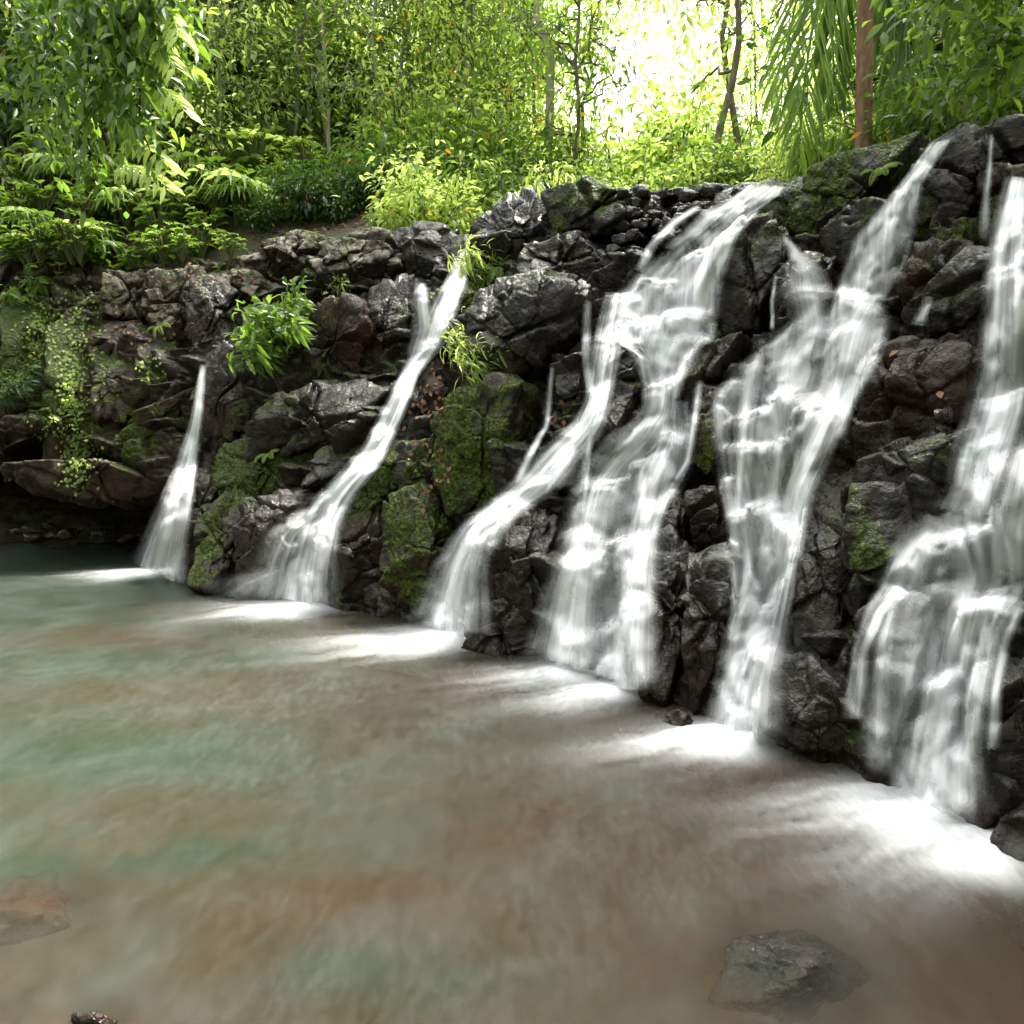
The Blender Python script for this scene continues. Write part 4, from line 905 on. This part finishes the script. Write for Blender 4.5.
# palm: reddish trunk on the rim, old fronds hanging
pb = floor_at((851-512)/FPX*8.4, 8.4)
palm = thing('palm_tree', 'palm with reddish trunk on the rim and long fronds hanging beside it', 'palm', pb)
S = Acc(); t = np.linspace(0, 1, 12); S.add(*tube(np.stack([-.10*t, .05*t, -.3+3.9*t], 1), .078-.012*t, 12)); S.obj('trunk', BARKR, palm, True)
rp = np.random.default_rng(9)
def palm_frond(pts, ll, nl, seed, lw=.05):
    r = np.random.default_rng(seed); A = Acc(); p = np.array(pts, float); n = 24; d = np.linspace(0, 1, len(p)); t = np.linspace(0, 1, n)
    q = np.stack([np.interp(t, d, p[:, j]) for j in range(3)], 1)
    for _ in range(4): q[1:-1] = (q[:-2]+q[1:-1]*2+q[2:])/4
    A.add(*tube(q, np.linspace(.02, .005, n), 6), .6)
    tt = np.linspace(.12, .99, nl); b = np.stack([np.interp(tt, t, q[:, j]) for j in range(3)], 1); tg = unit(np.stack([np.interp(tt, t, np.gradient(q[:, j])) for j in range(3)], 1))
    sd_ = unit(np.cross(tg, np.array([.2, -1., .35]))); prof = np.sin(np.clip(tt*.9+.1, 0, 1)*np.pi)**.5
    for s in (-1, 1):
        ax = unit(sd_*s*.8+tg*.75+np.array([0, 0, -.75])+r.normal(size=(nl, 3))*.16)
        # two segments per leaflet so that it curves down
        k = ll*prof
        nrm = unit(np.cross(ax, tg)*s+np.array([0, -.4, .4]))
        leaves(A, b, ax, nrm, k, lw, np.clip(.45+r.normal(0, .18, nl), 0, .95), .4)
    A.obj('frond', LEAFP if seed % 2 else LEAF, palm)
def W(px, py, Y):   # point at pixel and distance, relative to the palm base
    d = ray(px, py); return CAM+d*(Y/d[1])-pb
palm_frond([W(862, -60, 8.3), W(838, -50, 8.1), W(815, 10, 7.9), W(803, 90, 7.8), W(798, 160, 7.8)], .58, 30, 2, .032)
palm_frond([W(866, -60, 8.5), W(838, -70, 8.7), W(800, -20, 8.7), W(784, 60, 8.6), W(780, 120, 8.6)], .5, 28, 3, .03)
palm_frond([W(866, -60, 8.6), W(885, -60, 8.8), W(905, 0, 8.9), W(918, 70, 8.9), W(922, 130, 8.9)], .55, 40, 5, .04)
palm_frond([W(866, -60, 8.5), W(884, -20, 8.9), W(892, 50, 9.0), W(890, 120, 9.0)], .5, 36, 5)
palm_frond([W(866, -60, 8.5), W(900, -90, 8.5), W(950, -60, 8.4), W(985, 10, 8.3)], .6, 40, 6)
palm_frond([W(862, -60, 8.5), W(840, -40, 9.0), W(832, 30, 9.3), W(836, 110, 9.4)], .5, 36, 8)
palm_frond([W(862, -60, 8.3), W(820, -110, 8.1), W(760, -90, 7.9), W(700, -40, 7.8)], .6, 40, 2)

# overhanging tree at upper left: trunk outside the frame, boughs hang into it
ob = floor_at(-7.6, 10.4)if False else np.array([-7.9, 12.6, 4.0])
ot = thing('overhanging_tree', 'tree whose dark leafy boughs hang down over the upper left', 'tree', ob)
S = Acc(); A = Acc(); r = np.random.default_rng(31)
def Wl(px, py, Y, o): d = ray(px, py); return CAM+d*(Y/d[1])-o
trunkp = np.array([[0, 0, -.5], [.1, -.3, 1.5], [.3, -.8, 3.2], [.7, -1.4, 4.6]]); S.add(*tube(trunkp, [.16, .14, .12, .1], 9)); top = trunkp[-1]
BG = []
for (px, py, Y, px2, py2) in [(90, -40, 10.2, 100, 190), (120, -50, 9.9, 128, 130), (150, -40, 9.8, 172, 60), (60, -30, 10.5, 66, 150), (100, -60, 9.7, 150, 150), (40, -30, 10.8, 30, 110), (130, -40, 10.3, 120, 60), (80, -60, 10.1, 90, 90), (20, -30, 10.9, 60, 60), (160, -60, 9.6, 150, 10)]:
    a = Wl(px, py, Y, ob); b = Wl(px2, py2, Y-.3, ob); p = np.concatenate([bend_path(top, a, .3, r, 7), bend_path(a, b, .0, r, 9, .25)[1:]])
    S.add(*tube(p, np.linspace(.05, .006, len(p)), 6)); BG.append((p, a, b))
S.obj('trunk', BARKD, ot, True)
for (p, a, b) in BG:
    q = p[6:]; n = 430; u = r.random(n)*(len(q)-1); i = u.astype(int); base = q[i]*(1-(u-i))[:, None]+q[np.minimum(i+1, len(q)-1)]*(u-i)[:, None]
    base = base+r.normal(size=(n, 3))*.16; 
    leaves(A, base, unit(r.normal(size=(n, 3))*.7+np.array([.1, -.1, -.75])), unit(np.array([.2, -.6, .8])+r.normal(size=(n, 3))*.5), r.uniform(.10, .19, n), .065, tint(r, n, 0), .25)
A.obj('crown', LEAF, ot)
# bright pinnate sprays on its tips
A = Acc(); S = Acc()
for (px, py, Y, dx, dy) in [(150, 45, 9.6, 25, 22), (158, 88, 9.7, 26, 22), (128, 138, 9.7, 40, 28), (120, 165, 9.8, 45, 20), (165, 5, 9.5, 14, 30), (140, 20, 9.6, 20, 20)]:
    a = Wl(px, py, Y, ob); b = Wl(px+dx, py+dy, Y-.25, ob); t = np.linspace(0, 1, 8)[:, None]; q = a+(b-a)*t+np.array([0, 0, .06])*(4*t*(1-t)); A.add(*tube(q, .005, 4), .5)
    tg = unit(b-a)[None].repeat(8, 0)
    for s in (-1, 1):
        sd2 = unit(np.cross(tg, np.array([.3, -.7, .6])))*s
        leaves(A, q, unit(sd2+tg*.5+np.array([0, 0, -.5])), unit(np.array([.1, -.9, .4])+r.normal(size=q.shape)*.35), .2, .065, r.uniform(.7, .95, 8), .3)
A.obj('spray', LEAFY, ot)

# boughs reaching in at the upper right, trunk outside the frame
o2 = np.array([5.4, 6.6, 4.0]); rt = thing('overhanging_tree', 'tree whose broad leaved boughs hang in at the upper right', 'tree', o2)
S = Acc(); A = Acc(); tp = np.array([[0, 0, -.4], [0, .05, 1.2], [-.1, .1, 2.6], [-.3, .1, 3.6]]); S.add(*tube(tp, [.13, .12, .1, .08], 9)); BG = []
for (px, py, Y, px2, py2) in [(1040, -40, 6.8, 930, 40), (1040, -10, 7.2, 960, 90), (1050, 30, 6.9, 1000, 80), (1020, -60, 6.6, 890, -5), (1040, -50, 7.4, 985, 20), (1050, 60, 7.6, 940, 110), (1030, -60, 6.4, 940, 5)]:
    a = Wl(px, py, Y, o2); b = Wl(px2, py2, Y, o2); p = np.concatenate([bend_path(tp[-1], a, .1, r, 6), bend_path(a, b, .1, r, 9, .4)[1:]]); S.add(*tube(p, np.linspace(.03, .005, len(p)), 6)); BG.append(p)
S.obj('trunk', BARKD, rt, True)
for p in BG:
    q = p[5:]; n = 190; u = r.random(n)*(len(q)-1); i = u.astype(int); base = q[i]*(1-(u-i))[:, None]+q[np.minimum(i+1, len(q)-1)]*(u-i)[:, None]+r.normal(size=(n, 3))*.13
    leaves(A, base, unit(r.normal(size=(n, 3))*.8+np.array([-.3, -.1, -.4])), unit(np.array([0, -.4, .9])+r.normal(size=(n, 3))*.4), r.uniform(.09, .17, n), .06, tint(r, n), .25)
A.obj('crown', LEAF, rt)

for (x, y, sc_, l) in [(5.6, 6.4, 1., 'added unseen shading tree just beyond the right photo edge'), (7.4, 3.2, 1.1, 'added unseen shading tree outside the frame to the right')]:  # unseen trees added to keep the sun off the pool and right rocks
    o = make_tree(l, int(x*50), 9, 3.0, 5200, .2, .1, LEAF, BARKD, tr=.14, clear=.4, nlimb=22, spread=.45); o.location = (x, y, 3.9)
# ---- plants growing on the rock face
def on_rock(o, px, py, sink=.03):
    h, n = hit(px, py)
    if h is None: h, n = pix2surf(px, py)
    o.location = h+n*-sink; return o
def rock_shrub(px, py, label, seed, h, rad, nst, nl, ln, wd, mat, tilt=.9, name='shrub', cat='shrub', droop=.5, low=.3):
    o = make_shrub(label, seed, h, rad, nst, nl, ln, wd, mat, name, cat, .0, droop, .05, low); on_rock(o, px, py)
    v = Vector((-.5, -.6, tilt)).normalized(); o.rotation_euler = v.to_track_quat('Z', 'Y').to_euler(); return o
rock_shrub(290, 345, 'bright green leafy shrub hanging from the middle of the rock face', 401, .8, .6, 26, 620, .17, .062, LEAF, .5)
rock_shrub(345, 292, 'small leafy plant on the flank of the big round boulder', 402, .32, .2, 9, 90, .09, .035, LEAFY)
rock_shrub(20, 300, 'round leaved plant high on the left edge wall', 403, .3, .4, 10, 130, .12, .09, LEAF)
rock_shrub(18, 395, 'dark drooping plant on the left edge wall', 404, .4, .35, 12, 200, .14, .04, LEAFD)
rock_shrub(554, 186, 'yellow green plant on top of the mossy rim boulder', 405, .3, .2, 8, 60, .12, .04, LEAFY, 2.)
rock_shrub(500, 350, 'tiny plant under the overhanging dark block', 406, .15, .1, 5, 25, .06, .025, LEAF)
for i, (px, py, h_, l) in enumerate([(490, 274, .34, 'bright grassy tuft beside the lip of the second fall'), (466, 345, .34, 'bright trailing tuft under the overhanging block'), (478, 362, .26, 'small trailing tuft just below the bright one'), (470, 258, .24, 'small grassy tuft on the rim by the second fall')]):
    rock_shrub(px, py, l, 450+i, h_, .22, 13, 170, .15, .024, LEAFY, .7, 'grass_tuft', 'plant', .6, .05)
for i, (px, py, s, l) in enumerate([(500, 266, .2, 'small fern above the bright grassy tuft by the second fall'),
                                    (880, 168, .14, 'tiny fern on the mossy ridge boulder'), (160, 325, .16, 'tiny fern on the left wall ledge'), (112, 365, .15, 'tiny fern on the flat faced left wall block'), (270, 455, .16, 'tiny fern on the mossy brown block')]):
    o = make_fern(l, 420+i, 9, s*1.7, LEAFY, .8); on_rock(o, px, py); o.rotation_euler = Vector((-.5, -.6, 1.)).normalized().to_track_quat('Z', 'Y').to_euler()
for i in range(26):
    px = 4+i*9.6+J(-4, 4); py = 262-(i > 18)*4+J(-14, 8); h, n = hit(px, py)
    if h is None: continue
    h2 = h+np.array([0, 0, .02]); l = lab('bushy creeping plant', px, 'spilling over the rock rim')
    dup(gc[i % 3], h2, J(0, 6.28), J(.55, .95), l, 'plants spilling over the left rim')
A = Acc(); h, n = hit(216, 244); h = np.array([0, 0, 0.]) if h is None else h
p0 = h+np.array([0, -.05, .42]); leaves(A, p0[None], np.array([[.1, -.2, -.95]]), np.array([[.2, -.9, .3]]), .26, .15, 1., .1); A.add(*tube(np.stack([h, h+np.array([.02, -.02, .25]), p0]), .004, 4), 1.)
tag(A.obj('yellow_leaf', leaf_mat('leaf_withered_yellow', (.5, .28, .03), (.6, .34, .04), .4)), 'withered yellow orange leaf hanging over the left rock rim', 'leaf')
# moss and creeper patches, leaf-sized scales on the left wall and boulders
def scales(name, mat, label, blobs, ln, seed, tn=None, kind='stuff', cat=None):
    r = np.random.default_rng(seed); A = Acc(); B = []; Nn_ = []
    for (px, py, sx, sy, n) in blobs:
        for _ in range(n):
            h, nn = hit(px+r.normal()*sx, py+r.normal()*sy)
            if h is not None and h[1] > 2: B.append(h+nn*.01); Nn_.append(nn)
    B = np.array(B); Nn_ = np.array(Nn_); n = len(B); ax = unit(np.cross(Nn_, rvec(r, n))+Nn_*.25+np.array([0, 0, -.3]))
    leaves(A, B, ax, Nn_, r.uniform(.6, 1.2, n)*ln, ln*.8, tint(r, n) if tn is None else tn(n), .1)
    return tag(A.obj(name, mat), label, cat, None, kind)
scales('creeper', LEAFY, 'small yellow green creeper leaves climbing the left wall', [(72, 400, 7, 45, 420), (82, 460, 9, 12, 130), (40, 330, 10, 15, 160), (50, 425, 10, 8, 60), (150, 365, 9, 12, 30), (85, 350, 9, 25, 100), (88, 300, 10, 10, 50)], .05, 51)
scales('litter', LITTER, 'fallen brown leaves caught on the rock ledges', [(140, 330, 25, 12, 45), (425, 400, 10, 25, 50), (437, 470, 8, 20, 20), (890, 195, 15, 8, 5), (230, 250, 15, 6, 50), (20, 520, 18, 8, 90), (100, 515, 30, 8, 40), (560, 420, 14, 8, 10), (920, 390, 20, 12, 4), (210, 275, 30, 10, 40)], .055, 52)
